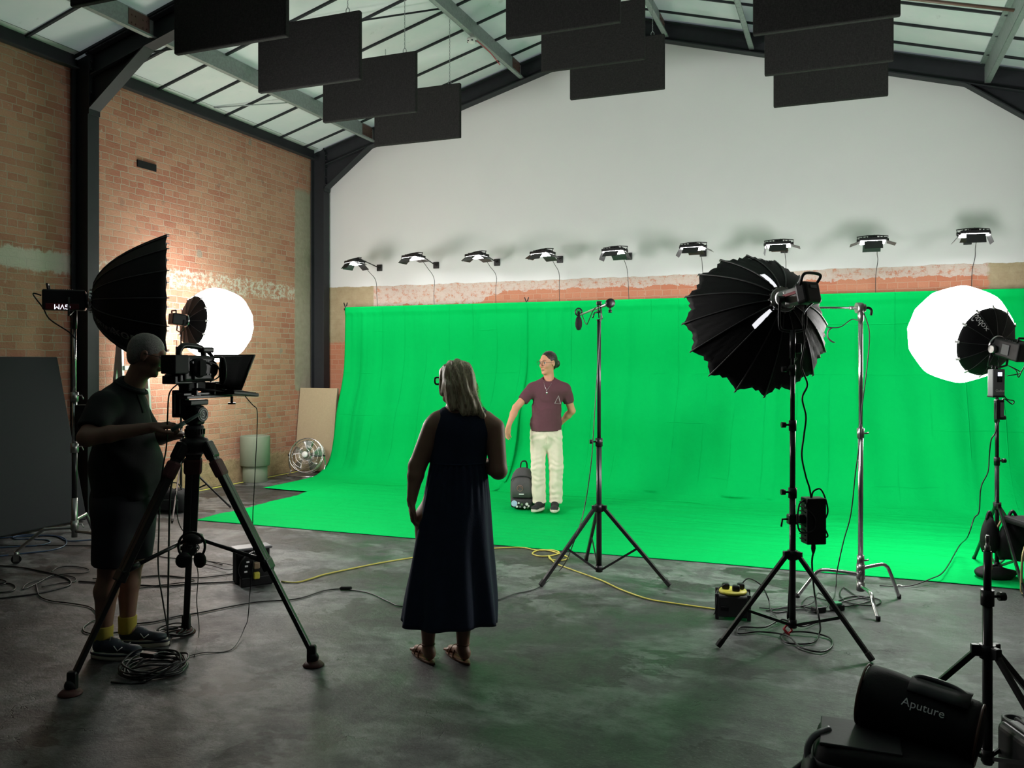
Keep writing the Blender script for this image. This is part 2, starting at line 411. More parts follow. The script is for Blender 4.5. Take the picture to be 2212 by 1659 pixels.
def ibeam(b, p, q, depth, width, up, tf=.014, tw=.01):
    """I section from p to q; 'up' is the direction of its depth; p,q run along the middle"""
    p, q, up = Vector(p), Vector(q), Vector(up).normalized(); t = (q-p).normalized(); up = (up-t*up.dot(t)).normalized(); L = (q-p).length
    R = framex(t, up); c = (p+q)/2
    b.box(c+up*(depth/2-tf/2), (L, width, tf), R); b.box(c-up*(depth/2-tf/2), (L, width, tf), R)
    b.box(c, (L, tw, depth-2*tf), R)
def portal(Y, where):
    t = thing('steel_portal_frame', 'black steel portal frame, columns and rafters, ' + where, 'steel frame', (RIDGE, Y, 0))
    for sgn in (-1, 1):
        xo = RIDGE + sgn*5.10; xi = RIDGE + sgn*4.87; X0 = (xo+xi)/2
        b = MB(); ibeam(b, (X0, Y, 0), (X0, Y, raf(X0)+.30), .24, .15, (1, 0, 0)); b.box((X0, Y, .008), (.3, .24, .016)); b.build('column', 'steel_black', t)
        b = MB(); c1 = Vector((xi, Y, raf(xi)+.125)); c2 = Vector((RIDGE, Y, raf(RIDGE)+.125)); ibeam(b, c1, c2, .25, .15, (0, 0, 1))
        b.build('rafter', 'steel_black', t)
        b = MB()                       # haunch: web plate and sloping bottom flange
        x1 = xi - sgn*.78; A = Vector((xi, Y, raf(xi))); Bp = Vector((x1, Y, raf(x1))); C = Vector((xi, Y, raf(xi)-.36))
        vs = [b.bm.verts.new(p+Vector((0, o, 0))) for o in (-.006, .006) for p in (A, Bp, C)]
        for f in ((0, 1, 2), (5, 4, 3), (0, 3, 4, 1), (1, 4, 5, 2), (2, 5, 3, 0)): b.bm.faces.new([vs[i] for i in f])
        d = (Bp-C); b.box((Bp+C)/2, (d.length, .15, .014), framex(d))
        b.box((xi-sgn*.01, Y, raf(xi)-.1), (.02, .15, .62))
        for zz in (-.3, -.18, -.05, .07, .16):
            for yy in (-.05, .05): b.cyl((xi-sgn*.02, Y+yy, raf(xi)+zz), (xi-sgn*.04, Y+yy, raf(xi)+zz), .012, n=6)
        b.build('haunch', 'steel_black', t)
    for dx in (-.18, -.08, .08, .18): MB().cyl((RIDGE+dx, Y-.012, raf(RIDGE+dx)+.08), (RIDGE+dx, Y-.03, raf(RIDGE+dx)+.08), .012, n=8).build('bolt', 'white_plastic', t)
    return t
portal(11.50, 'standing against the white back wall'); portal(7.02, 'on the left wall nearer the camera'); portal(2.55, 'overhead near the camera and mostly out of view')
# eaves beams
for X, lab in ((-7.80, 'black steel eaves beam running along the top of the left brick wall'), (XR-.1, 'black steel eaves beam along the right wall')):
    b = MB(); ys = [YF, 2.45, 6.92, 7.12, 11.4]
    if X > 0: ys = [YF, 11.4]
    for y0, y1 in zip(ys[::2] if X > 0 else [YF, 2.65, 7.12], ys[1::2] if X > 0 else [2.45, 6.92, 11.4]):
        b.box((X, (y0+y1)/2, 4.93), (.012, y1-y0, .19)); b.box((X+.04*(1 if X < 0 else -1), (y0+y1)/2, 5.02), (.08, y1-y0, .012)); b.box((X+.04*(1 if X < 0 else -1), (y0+y1)/2, 4.84), (.08, y1-y0, .012))
    tag(b.build('eaves_beam', 'steel_black'), lab, 'beam')
# galvanised Z purlins
pl = [(-6.78, 'lowest purlin on the left roof slope, near the brick wall'), (-4.36, 'purlin half way up the left roof slope, with smoke detector'),
      (-3.25, 'purlin just left of the ridge'), (-2.29, 'purlin just right of the ridge'), (-1.18, 'purlin half way down the right roof slope'), (1.52, 'lowest purlin on the right roof slope')]
for X, lab in pl:
    b = MB(); z0 = raf(X)+.04; z1 = roofz(X)-.01
    for y0, y1 in ((YF, 2.53), (2.57, 7.0), (7.04, 11.48)):
        b.box((X, (y0+y1)/2, (z0+z1)/2), (.006, y1-y0, z1-z0)); b.box((X+.03, (y0+y1)/2, z0+.003), (.06, y1-y0, .006)); b.box((X-.03, (y0+y1)/2, z1-.003), (.06, y1-y0, .006))
        b.box((X+.058, (y0+y1)/2, z0+.012), (.004, y1-y0, .02))
    t = tag(b.build('roof_purlin', 'galvanised'), 'galvanised steel ' + lab, 'purlin', None)
    M.setdefault('red_oxide_steel', mat('red_oxide_steel', (.10, .055, .045), .6))
    for Y in (6.8, 11.3):
        b = MB(); b.box((X+.006, Y, (z0+z1)/2), (.006, .28, z1-z0-.03))
        for yy in (-.1, -.05, .05, .1):
            for zz in (-.04, .04): b.cyl((X, Y+yy, (z0+z1)/2+zz), (X+.022, Y+yy, (z0+z1)/2+zz), .009, n=6)
        b.build('bolted_cleat', 'red_oxide_steel', t)
# yellow line of tape on the floor along the left wall
M['tape'] = mat('yellow_tape', (.62, .62, .12), .6)
b = MB(); b.box((XL+.10, 5.6, .003), (.035, 11.6, .004)); tag(b.build('floor_tape', 'tape'), 'yellow tape line on the floor along the left brick wall', 'tape')
# bricked-up black slot on the left wall
b = MB(); p = onX(305, 354, XL); q = onX(327, 362, XL); b.box(((XL+.004), (p.y+q.y)/2, (p.z+q.z)/2), (.02, .30, .085)); tag(b.build('wall_vent', 'black_matte'), 'small dark vent slot high in the left brick wall', 'vent')
# bracing rods
b = MB(); b.cyl((-7.72, 9.02, 5.0), (-6.83, 9.75, raf(-6.83)+.2), .008, n=6); tag(b.build('bracing_rod', 'galvanised'), 'short thin rod from the left eaves beam to the lowest purlin', 'rod')
b = MB(); b.cyl((-7.7, 7.1, 4.98), (-4.4, 9.0, raf(-4.4)+.12), .011, n=6); tag(b.build('bracing_rod', 'steel_black'), 'long dark tie rod slanting under the left roof slope', 'rod')
b = MB(); b.cyl(at(1900, -10, 7.5), at(2190, 22, 7.5), .016, n=8); tag(b.build('roof_conduit', mat('copper_pipe', (.12, .07, .05), .5)), 'thin brown conduit crossing the right roof slope', 'pipe')

# ================================================================== ACOUSTIC BAFFLES
def baffle_mat():
    m, nt, b = new_mat('charcoal_baffle_cloth'); v = pos(nt)
    mp = N(nt, 'ShaderNodeMapping'); mp.inputs['Scale'].default_value = (3, 3, 1); nt.links.new(v, mp.inputs[0])
    mq = N(nt, 'ShaderNodeMapping'); mq.inputs['Scale'].default_value = (1, 1, 3); nt.links.new(v, mq.inputs[0])
    a = nz(nt, mp.outputs[0], 40, 3, .7); c = nz(nt, mq.outputs[0], 40, 3, .7)
    col = mixc(nt, math_(nt, 'MULTIPLY', a, c), (.008, .008, .008), (.062, .060, .058))
    nt.links.new(col, b.inputs['Base Color']); b.inputs['Roughness'].default_value = .95; b.inputs['Specular IOR Level'].default_value = .15
    bump(nt, b, a, .2, .003); return m
M['baffle'] = baffle_mat()
def chain(b, p, q, n=26):
    p, q = Vector(p), Vector(q); L = (q-p).length; n = max(4, int(L/.022))
    for i in range(n):
        c = p.lerp(q, (i+.5)/n); u = Vector((1, 0, 0)) if i % 2 else Vector((0, 1, 0))
        b.tube([c+(q-p).normalized()*.014*math.sin(a)+u*.006*math.cos(a) for a in [2*PI*j/6 for j in range(6)]], .0022, 4, closed=True)
names = {'left': ['lowest and farthest of the left row', 'second from the back in the left row', 'third from the back in the left row', 'large one nearest the top left of the view', 'nearest of the left row, cut by the top'],
         'middle': ['farthest of the middle row', 'central one of the middle row', 'nearest of the middle row'],
         'right': ['farthest and lowest of the right row', 'central one of the right row', 'nearest of the right row']}
for row, X, ys, zb in (('left', -5.0, (9.53, 8.38, 7.22, 6.05, 4.95), 4.41), ('middle', -2.66, (10.36, 9.27, 8.18), 4.98), ('right', -.18, (10.2, 9.05, 7.9), 4.57)):
    for i, Y in enumerate(ys):
        dx = 0.0
        t = thing('acoustic_baffle', 'black acoustic baffle hanging under the roof, ' + names[row][i], 'acoustic panel', (X+dx, Y, zb), 'hanging acoustic baffles')
        MB().box((X+dx, Y, zb+.335), (1.2, .055, .67), bev=.012).build('panel', 'baffle', t)
        for s in (-.45, .45):
            b = MB(); xx = X+dx+s; b.tube([(xx+.02*math.cos(a), Y, zb+.69+.03*math.sin(a)) for a in [2*PI*j/10 for j in range(10)]], .004, 5, closed=True)
            top = min(roofz(xx)-.02, 6.6); chain(b, (xx, Y, zb+.715), (xx, Y, top)); b.build('hanging_chain', 'galvanised', t)
# two light grey baffles seen nearly edge on at the right
M['grey_felt'] = mat('grey_felt', (.30, .31, .32), .95, 0, .25, 60, .2)
for X, Y, zb, L, lab in ((2.05, 8.3, 4.12, 1.2, 'light grey acoustic panel hanging edge on at the far right of the roof'), (2.2, 6.9, 4.5, 1.2, 'light grey acoustic panel just in front of another at the right edge')):
    t = thing('acoustic_baffle', lab, 'acoustic panel', (X, Y, zb), 'hanging acoustic baffles')
    MB().box((X, Y, zb+.335), (.055, L, .67), bev=.01).build('panel', 'grey_felt', t)
    b = MB(); chain(b, (X, Y+.4, zb+.67), (X, Y+.4, roofz(X)-.02)); chain(b, (X, Y-.4, zb+.67), (X, Y-.4, roofz(X)-.02)); b.build('hanging_chain', 'galvanised', t)
# smoke detector under the second purlin
p = onX(1019, 92, -4.33); t = thing('smoke_detector', 'white round smoke detector under the roof purlin', 'smoke detector', p)
b = MB().lathe([(.02, .055), (.06, .05), (.06, .03), (.055, .02), (.05, 0), (.03, -.012), (.005, -.014)], p, (0, 0, 1), 20); b.build('housing', 'white_plastic', t)
for i in range(6): a = i*PI/3; MB().box(p+Vector((.054*math.cos(a), .054*math.sin(a), .012)), (.012, .02, .012), Matrix.Rotation(a, 3, 'Z')).build('sensor_slot', 'black_plastic', t)
b = MB().tube(crom([p+Vector((.03, 0, .05)), p+Vector((.02, .5, .06)), onX(1080, 140, -4.32)], 6), .006, 6); tag(b.build('detector_cable', 'red_plastic'), 'thin red cable clipped along the purlin to the smoke detector', 'cable')

# ================================================================== GREEN SCREEN CLOTHS
def green_mat():
    m, nt, b = new_mat('chroma_green_cotton'); v = pos(nt)
    col = mixc(nt, nz(nt, v, 1.5, 4), (.0, .425, .085), (.001, .475, .098))
    nt.links.new(col, b.inputs['Base Color']); b.inputs['Roughness'].default_value = .85; b.inputs['Specular IOR Level'].default_value = .04
    s = N(nt, 'ShaderNodeSeparateXYZ'); nt.links.new(v, s.inputs[0]); wob = nz(nt, v, 1.2, 2)
    def crease(o, per, wd, k):
        f = math_(nt, 'ABSOLUTE', math_(nt, 'SUBTRACT', math_(nt, 'FRACT', math_(nt, 'ADD', math_(nt, 'MULTIPLY', s.outputs[o], 1/per), math_(nt, 'MULTIPLY', wob, k))), .5))
        return ramp(nt, f, 0.0, wd/per, True)
    h = math_(nt, 'MULTIPLY', math_(nt, 'MULTIPLY', crease(0, .37, .009, .10), ramp(nt, s.outputs[2], .05, .35)), ramp(nt, nz(nt, v, .9, 2), .42, .55)); h = math_(nt, 'ADD', h, math_(nt, 'MULTIPLY', crease(2, .62, .008, .12), ramp(nt, nz(nt, v, .8, 2), .5, .6)))
    h = math_(nt, 'ADD', h, math_(nt, 'MULTIPLY', crease(1, .17, .014, .45), math_(nt, 'MULTIPLY', ramp(nt, s.outputs[2], .06, .12, True), .45)))
    mq = N(nt, 'ShaderNodeMapping'); mq.inputs['Scale'].default_value = (6, 6, 1.4); nt.links.new(v, mq.inputs[0])
    h = math_(nt, 'ADD', h, math_(nt, 'MULTIPLY', nz(nt, mq.outputs[0], 1.0, 4, .6, .5), 1.6)); h = math_(nt, 'ADD', h, math_(nt, 'MULTIPLY', nz(nt, v, 14, 4, .6), .3))
    bump(nt, b, h, .55, .012); return m
M['green'] = green_mat()
PROF = [(11.37, 2.44), (11.36, 2.50), (11.33, 2.512), (11.285, 2.505), (11.275, 2.46), (11.27, 2.2), (11.26, 1.65), (11.18, 1.3), (11.04, .92), (10.95, .56), (10.85, .31), (10.70, .12), (10.5, .03), (10.2, .012), (9.3, .012)]
def cloth(x0, x1, name, lab, foot=0.0, seed=0, yf=9.3, lift=.0, topz=None):
    prof = crom([Vector((0, y, z)) for y, z in PROF], 7)
    nx = int((x1-x0)/.03); b = MB(); rows = []
    for p in prof:
        r = []
        for i in range(nx+1):
            x = x0+(x1-x0)*i/nx; s = (2.5-p.z)/2.5
            lean = .85*min(1, max(0, (11.27-p.y)/.77))*(x+7.15)/9.5
            fold = .045*math.sin(x*5.2+seed+.6*math.sin(p.z*1.3))*s*(1-max(0, s-.9)*8) + .024*math.sin(x*13+seed*2+1.1*p.z)*min(1, s*2)
            cre = -.020*sum(math.exp(-((x-xc)/.012)**2) for xc in (x0+.16, x0+.33, x0+.55, x0+1.1, x0+1.5, x0+2.2, x0+2.9, x0+3.4, x0+4.3, x0+5.2, x0+5.5, x0+6.2))
            sag = 0
            hem = .012 if p.z > 2.40 else 0
            nn = mnoise.noise(Vector((x*1.3, p.y*1.7+p.z*1.1, seed)))
            if p.z > .1: y = p.y-lean*1.0+(fold+cre if p.z < 2.42 else fold*.3)-hem+.09*nn*s; z = p.z-sag
            else: y = p.y-lean; z = p.z+lift+.004
            if p.y < 9.35: y += .03*mnoise.noise(Vector((x*1.5, 0, seed)))
            r.append(Vector((x, max(y, yf-.05), z)))
        rows.append(r)
    V = [[b.bm.verts.new(p) for p in r] for r in rows]
    for A, B in zip(V, V[1:]):
        for i in range(nx):
            f = b.bm.faces.new((A[i], A[i+1], B[i+1], B[i])); f.smooth = True
    o = b.build(name, 'green'); md = o.modifiers.new('thick', 'SOLIDIFY'); md.thickness = .003
    return tag(o, lab, 'backdrop', 'green screen cloths')
xs = onY(1132, 700, 11.2).x
cloth(-7.15, xs+.03, 'green_backdrop', 'green screen cloth hanging at the left, from the corner clip to the centre clip', .6, 1.0)
cloth(xs-.02, XR-.02, 'green_backdrop', 'wide green screen cloth hanging from the centre clip to the right edge', 1.0, 4.2)
# floor cloth laid over the foot of the drops
b = MB(); x0, x1, y0, y1 = -6.37, XR-.03, 7.17, 10.0; nx, ny = 290, 90; V = []
for j in range(ny+1):
    r = []
    for i in range(nx+1):
        x = x0+(x1-x0)*i/nx; y = y0+(y1-y0)*j/ny
        wr = abs(mnoise.noise(Vector((x*.55, y*6.5, 3))))
        z = .007+.022*min(1, max(0, (y-8.95)/.25))+.016*min(1, max(0, (y-7.2)/.25))*max(0, .35-wr)/.35*(.4+.6*min(1, max(0, (x+3.5)/3)))+.006*min(1, max(0, (y-7.2)/.3))*mnoise.noise(Vector((x*4, y*4, 1)))
        if j == 0: y += .02*mnoise.noise(Vector((x*1.2, 0, 0)))
        if i == 0: x += .02*mnoise.noise(Vector((0, y*2, 0)))
        r.append(b.bm.verts.new((x, y, z)))
    V.append(r)
for A, B in zip(V, V[1:]):
    for i in range(nx): f = b.bm.faces.new((A[i], A[i+1], B[i+1], B[i])); f.smooth = True
o = b.build('green_floor_cloth', 'green'); o.modifiers.new('thick', 'SOLIDIFY').thickness = -.003
tag(o, 'flat green screen cloth spread on the floor under the man', 'backdrop', 'green screen cloths')
# rail behind the cloth, its end stand and the clips
t = thing('backdrop_rail', 'black backdrop pole on slim uprights behind the green cloth', 'backdrop stand', (-7.2, 11.33, 0))
MB().cyl((-7.2, 11.325, 2.485), (XR-.05, 11.325, 2.485), .013).build('crossbar', 'black_metal', t)
for X in (-7.19, -3.2, .8): MB().cyl((X, 11.40, 0), (X, 11.40, 2.47), .014).build('upright', 'black_metal', t)
for X, lab in ((-7.16, 'black spring clamp at the top left corner of the green cloth'), (xs+.0, 'black spring clamp gripping the green cloth at its centre seam')):
    t = thing('spring_clamp', lab, 'clamp', (X, 11.3, 2.5), 'backdrop clamps')
    b = MB(); z = 2.49
    for s in (-1, 1): b.tube([(X, 11.30+s*.02, z-.03), (X, 11.31+s*.012, z+.02), (X+s*.03, 11.30, z+.09)], [.012, .010, .008], 6)
    b.build('jaw', 'black_plastic', t)
    MB().cyl((X-.015, 11.31, z+.02), (X+.015, 11.31, z+.02), .012).build('pivot', 'satin_steel', t)
# ================================================================== LAMPS ON THE BACK WALL
M['led_face'] = emit('led_face', (1.0, .98, .97), BACK_LAMP)
lamps = [(766, 569, -32, 'first from the left'), (893, 558, -20, 'second from the left'), (1030, 555, -26, 'third from the left'), (1172, 550, -22, 'fourth from the left'),
         (1328, 545, -8, 'fifth of the row, in the middle'), (1497, 537, -4, 'sixth from the left, above the softbox edge'), (1682, 531, 0, 'third from the right'),
         (1885, 523, 3, 'second from the right, above the chrome stand'), (2103, 508, 6, 'rightmost, above the glowing lantern')]
flaps = [(-48, -20, 55, 40), (35, 12, 45, 10), (25, 30, 45, 20), (25, 35, 50, 30), (70, 60, 45, 35), (62, 25, 50, 20), (80, 20, 55, 15), (20, 20, 65, 45), (50, 70, 75, 20)]
for k_, (px, py, rz, lab) in enumerate(lamps):
    p = onY(px, py, 10.92); p.z = max(p.z, 3.05)
    t = thing('led_panel_light', 'LED panel on the back wall, ' + lab, 'studio light', p, 'LED panels in a row above the green screen')
    R = Matrix.Rotation(math.radians(rz), 3, 'Z') @ Matrix.Rotation(math.radians(-4), 3, 'X')
    def L(x, y, z): return p + R @ Vector((x, y, z))
    b = MB(); b.box(L(0, 0, .02), (.30, .20, .035), R, .006)
    for i in range(7): b.box(L(-.11+.037*i, 0, .046), (.012, .13, .02), R)
    b.box(L(0, 0, .06), (.10, .06, .025), R, .004); b.build('housing', 'black_plastic', t)
    b = MB(); b.box(L(0, 0, -.003), (.27, .175, .012), R, .003); b.build('led_face', 'led_face', t)
    fa, fb, fc, fd = flaps[k_]
    for (hx, hy, ax, ang, w_, d_) in ((-.15, 0, 'y', fa, .16, .10), (.15, 0, 'y', -fb, .16, .10), (0, -.10, 'x', fc, .20, .11), (0, .10, 'x', -fd, .20, .11)):
        an = math.radians(ang)
        if ax == 'y':
            sg = -1 if hx < 0 else 1; dirv = Vector((sg*math.cos(abs(an)), 0, -math.sin(abs(an)) if True else 0))
            if ang*(-sg) < 0: dirv.z = abs(dirv.z)*-1
            xv = Vector((0, 1, 0))
        else:
            sg = -1 if hy < 0 else 1; dirv = Vector((0, sg*math.cos(abs(an)), -math.sin(abs(an)))); xv = Vector((1, 0, 0))
        c = L(hx, hy, .0) + R @ (dirv*d_*.55)
        Fm = frame((0, 0, 0), x=R @ xv, z=R @ (xv.cross(dirv)))
        b = MB(); b.box(c, (w_, d_, .0025), Fm); b.build('barn_door', 'black_metal', t)
    b = MB()
    for s in (-1, 1): b.cyl(L(s*.15, 0, .02), L(s*.175, 0, .02), .02, n=10)
    b.tube([L(.16, 0, .02), L(.17, .02, .07), L(.06, .03, .085), L(-.06, .03, .085), L(-.17, .02, .07), L(-.16, 0, .02)], .006, 6)
    b.build('yoke', 'black_metal', t)
    wl = Vector((p.x+.02, YB-.01, p.z+.02)); wl.z = 3.13
    b = MB(); b.box(wl, (.09, .03, .10), None, .006); b.cyl(wl-Vector((0, .02, 0)), L(.02, .03, .085), .009, n=8); b.cyl(wl-Vector((0, .015, 0)), wl-Vector((0, .03, 0)), .025, n=14)
    b.build('wall_arm', 'black_metal', t)
    # its cable drops behind the green cloth
    q = L(.06, .05, .03); m_ = Vector((q.x+.02, 11.38, 2.75))
    b = MB(); b.tube(crom([q, Vector((q.x, 11.2, p.z-.10)), Vector((q.x+.02*math.sin(k_), 11.40, 2.9)), Vector((q.x-.01, 11.45, 2.6)), Vector((q.x+.02, 11.47, 1.5)), Vector((q.x, 11.5, .02))], 8), .004, 5)
    tag(b.build('power_cable', 'dark_cable'), 'power cable of the LED panel ' + lab, 'cable', 'lamp cables on the back wall')

# ================================================================== PANELS, PLANTER, FAN, LADDER BY THE LEFT WALL
M['hardboard'] = mat('pale_hardboard', (.42, .34, .22), .8, 0, .12, 40)
M['planter'] = mat('sage_green_concrete', (.17, .20, .145), .7, 0, .1, 12, .1)
p0 = Vector((XL+.16, 11.02, 0))
# board leaning in the corner
A = fl(712, 1022); d0 = (A-Vector((0, 0, 0))).length
bl = onY(625, 1026, 11.05); 
b = MB(); c = Vector((-7.32, 11.17, .62)); 
pl_, pr_ = onY(631, 1010, 10.95), onY(712, 1010, 10.95)
wd = pr_.x-pl_.x; cx_ = (pl_.x+pr_.x)/2
b.box((cx_, 11.1, .64), (wd, .05, 1.27), Matrix.Rotation(math.radians(-7), 3, 'X'), .006)
tag(b.build('leaning_board', 'hardboard'), 'tall pale fibre board leaning in the corner behind the fan', 'board')
# dark felt screens leaning on the left wall
M['dark_felt'] = mat('dark_grey_felt', (.012, .013, .017), .9, 0, .2, 50, .15)
def lean_panel(y0, y1, h, foot, th, m, lab):
    ang = math.asin(min(.5, foot/h)); b = MB()
    b.box((XL+.03+foot/2+.02, (y0+y1)/2, h/2*math.cos(ang)+.012), (th, y1-y0, h), Matrix.Rotation(-ang, 3, 'Y'), .012)
    return tag(b.build('acoustic_screen', m), lab, 'acoustic panel', 'acoustic screens against the left wall')
lean_panel(5.72, 6.72, 1.75, .42, .07, 'dark_felt', 'dark grey felt screen leaning on the left wall')
lean_panel(4.5, 5.66, 1.72, .40, .07, 'black_cloth', 'black screen leaning on the wall at the left edge, beside the grey one')
# planter
p = fl(551, 1040); t = thing('round_planter', 'round sage green stepped planter standing on the floor by the brick wall', 'planter', (p.x, p.y, 0))
MB().lathe([(.165, 0), (.168, .006), (.168, .205), (.16, .215), (.195, .225), (.203, .235), (.203, .63), (.198, .64), (.186, .64), (.183, .5), (.17, .24)], (p.x, p.y, 0), n=48).build('pot', 'planter', t)
MB().lathe([(.005, .5), (.183, .5), (.183, .505), (.005, .51)], (p.x, p.y, 0), n=24).build('soil', mat('potting_soil', (.03, .02, .015), .95, bmp=.5), t)
# floor fan
def fan():
    c = onY(662, 985, 10.62); 
    t = thing('floor_fan', 'chrome floor fan standing in front of the leaning board', 'fan', (c.x, c.y, 0))
    ax = Vector((.25, -1, .30)).normalized(); Fm = frame(c, z=ax, x=(1, 0, 0)); r = .255; c.z = r+.045; Fm = frame(c, z=ax, x=(1, .25, 0))
    T = lambda x, y, z: Fm @ Vector((x, y, z))
    ring = lambda rr, z, n=40: [T(rr*math.cos(2*PI*i/n), rr*math.sin(2*PI*i/n), z) for i in range(n)]
    b = MB()
    for rr, z, th in ((r, 0, .008), (r*.98, .03, .004), (r*.98, -.09, .004), (.2, .06, .0025), (.14, .07, .0025), (.08, .075, .0025)): b.tube(ring(rr, z), th, 6, closed=True)
    for i in range(64):
        a = 2*PI*i/64; pts = [T(rr*math.cos(a+tw), rr*math.sin(a+tw), z) for rr, z, tw in ((.045, .075, 0), (.12, .072, .12), (.2, .06, .22), (r*.98, .03, .3), (r, 0, .3), (r*.98, -.09, .3), (.15, -.13, .3))]
        b.tube(pts, .0014, 4)
    b.build('wire_cage', 'chrome', t)
    b = MB()
    for i in range(5):
        a0 = 2*PI*i/5; rows = []
        for rr in (.05, .10, .15, .20, .225):
            w_ = .75*(rr/.225)**.5; rows.append([T(rr*math.cos(a0+w_*(s-.5)+rr*1.5), rr*math.sin(a0+w_*(s-.5)+rr*1.5), -.02+.06*(s-.5)) for s in (0, .25, .5, .75, 1)])
        V = [[b.bm.verts.new(p) for p in q] for q in rows]
        for P_, Q_ in zip(V, V[1:]):
            for j in range(4): f = b.bm.faces.new((P_[j], P_[j+1], Q_[j+1], Q_[j])); f.smooth = True
    o = b.build('fan_blades', M['satin_steel'], t); o.modifiers.new('thick', 'SOLIDIFY').thickness = .002
    MB().lathe([(.005, .085), (.035, .083), (.045, .075), (.045, .06), (.04, .05)], T(0, 0, 0), ax, 24).build('hub_cap', 'white_plastic', t)
    MB().lathe([(.06, -.02), (.07, -.06), (.07, -.15), (.05, -.18), (.01, -.185)], T(0, 0, 0), ax, 24).build('motor', 'chrome', t)
    b = MB()
    ends = [T(-r-.012, 0, 0), T(r+.012, 0, 0)]
    l = crom([ends[0], ends[0]+Vector((-.01, .02, -.14)), Vector((ends[0].x, c.y-.02, .05)), Vector((ends[0].x+.03, c.y-.15, .012)), Vector((c.x-.1, c.y-.20, .012)), Vector((c.x+.12, c.y-.18, .012)), Vector((ends[1].x-.03, c.y-.10, .012)), Vector((ends[1].x, c.y+.02, .05)), ends[1]+Vector((.01, .02, -.14)), ends[1]], 5)
    b.tube(l, .009, 8); b.build('stand', 'chrome', t)
    b = MB()
    for e in ends: b.sphere(e, .018, 10)
    b.build('tilt_knob', 'black_plastic', t)
fan()
# stepladder behind the near column
def ladder():
    y0, y1 = 7.27, 7.70; xb = XL+.36; t = thing('stepladder', 'folded aluminium stepladder leaning on the wall behind the near steel column', 'ladder', (xb-.1, (y0+y1)/2, 0))
    H = 1.92; lean = .20
    M['aluminium'] = mat('aluminium', (.62, .64, .63), .4, .6)
    for yy, s in ((y0, 1), (y1, -1)):
        b = MB(); p, q = Vector((xb+lean*.5, yy, 0)), Vector((xb-lean*.1, yy+s*.04, H))
        b.box((p+q)/2, ((q-p).length, .028, .07), framex(q-p, (1, 0, 0))); b.build('front_rail', 'aluminium', t)
        b = MB(); p, q = Vector((xb-lean*1.1, yy, 0)), Vector((xb-lean*.2, yy+s*.04, H-.04)); b.box((p+q)/2, ((q-p).length, .025, .04), framex(q-p, (1, 0, 0))); b.build('rear_rail', 'aluminium', t)
    for i in range(1, 7):
        z = i*H/7.2; f = z/H; b = MB(); b.box((xb+lean*(.5-.6*f), (y0+y1)/2, z), (.10, (y1-y0)-.1*f, .05)); b.build('step', 'aluminium', t)
    b = MB(); b.box((xb-.06, (y0+y1)/2, H+.01), (.14, .36, .05), None, .01); b.build('top_platform', 'aluminium', t)
ladder()
# ================================================================== SOFTBOXES, LANTERNS, STANDS
M['softbox_cloth'] = mat('softbox_cloth', (.006, .006, .007), .62, 0, .3, 30, .25, spec=.18)
M['rib_tape'] = mat('rib_tape', (.035, .035, .037), .45)
M['gap_glow'] = emit('gap_glow', (.95, .95, 1), .9)
M['silver_lining'] = mat('silver_lining', (.6, .6, .62), .4, .7)
M['lantern_left'] = emit('lantern_left_cloth', (1.0, .95, .90), LANTERN_L)
M['lantern_right'] = emit('lantern_right_cloth', (1.0, .98, .95), LANTERN_R)
M['dome_face'] = emit('dome_diffuser', (1.0, .97, .94), DOME_FACE)
M['octa_face'] = emit('octa_diffuser', (1.0, .97, .94), OCTA_FACE)

def shell(hub, axis, xref, R, D, n, scal, back, hubr=.06, pw=.5, sub=6, nt=14, rag=0.0):
    """parabolic umbrella shell: returns builder and a surface function (t, theta)"""
    Fm = frame(hub, z=axis, x=xref)
    def surf(t, th, off=0.0):
        r = hubr+(R-hubr)*t**pw; ph = (th*n/(2*PI)) % 1.0; m = math.sin(PI*ph)
        r *= 1-scal*m*(.25+.75*t); z = D*t - back*m*t*t*D
        if rag: r *= 1+rag*m*math.sin(th*53+t*9)*t*.4
        return Fm @ Vector(((r+off)*math.cos(th), (r+off)*math.sin(th), z-off*.3))
    return Fm, surf
def softbox(name, lab, hub, axis, xref, R, D, n, scal, back, face, pw=.5, rag=0.0, facein=.05, hubr=.06, group=None, fr=.93):
    t = thing(name, lab, 'softbox', hub, group)
    Fm, surf = shell(hub, axis, xref, R, D, n, scal, back, hubr, pw, rag=rag)
    b = MB(); NT, NS = 16, n*8; V = [[b.bm.verts.new(surf((i/NT)**1.6, 2*PI*j/NS)) for j in range(NS)] for i in range(NT+1)]
    for A, B in zip(V, V[1:]):
        for j in range(NS): f = b.bm.faces.new((A[j], A[(j+1) % NS], B[(j+1) % NS], B[j])); f.smooth = True
    o = b.build('shell', 'softbox_cloth', t); o.modifiers.new('thick', 'SOLIDIFY').thickness = .003
    for k in range(n):
        th = 2*PI*k/n; b = MB(); b.tube([surf((i/10)**1.6*1.0, th, .004) for i in range(11)]+[surf(1.0, th, .004)+Vector(axis).normalized()*.02], [.0045]*10+[.006, .004], 6); b.build('rib', 'rib_tape', t)
    b = MB(); b.lathe([(.005, D-facein), (R*fr, D-facein), (R*(fr+.01), D-facein+.006), (.005, D-facein+.008)], hub, axis, 48); b.build('diffuser', face, t)
    b = MB(); b.lathe([(hubr*1.25, -.03), (hubr*1.3, -.02), (hubr*1.3, .0), (hubr*1.15, .012), (hubr*.9, .012), (hubr*.9, -.03)], hub, axis, 32)
    for k in range(n):
        a = 2*PI*k/n; b.box(Fm @ Vector((hubr*1.32*math.cos(a), hubr*1.32*math.sin(a), -.01)), (.014, .014, .022), Fm.to_3x3() @ Matrix.Rotation(a, 3, 'Z'))
    b.build('speed_ring', 'chrome', t)
    return t, Fm, surf
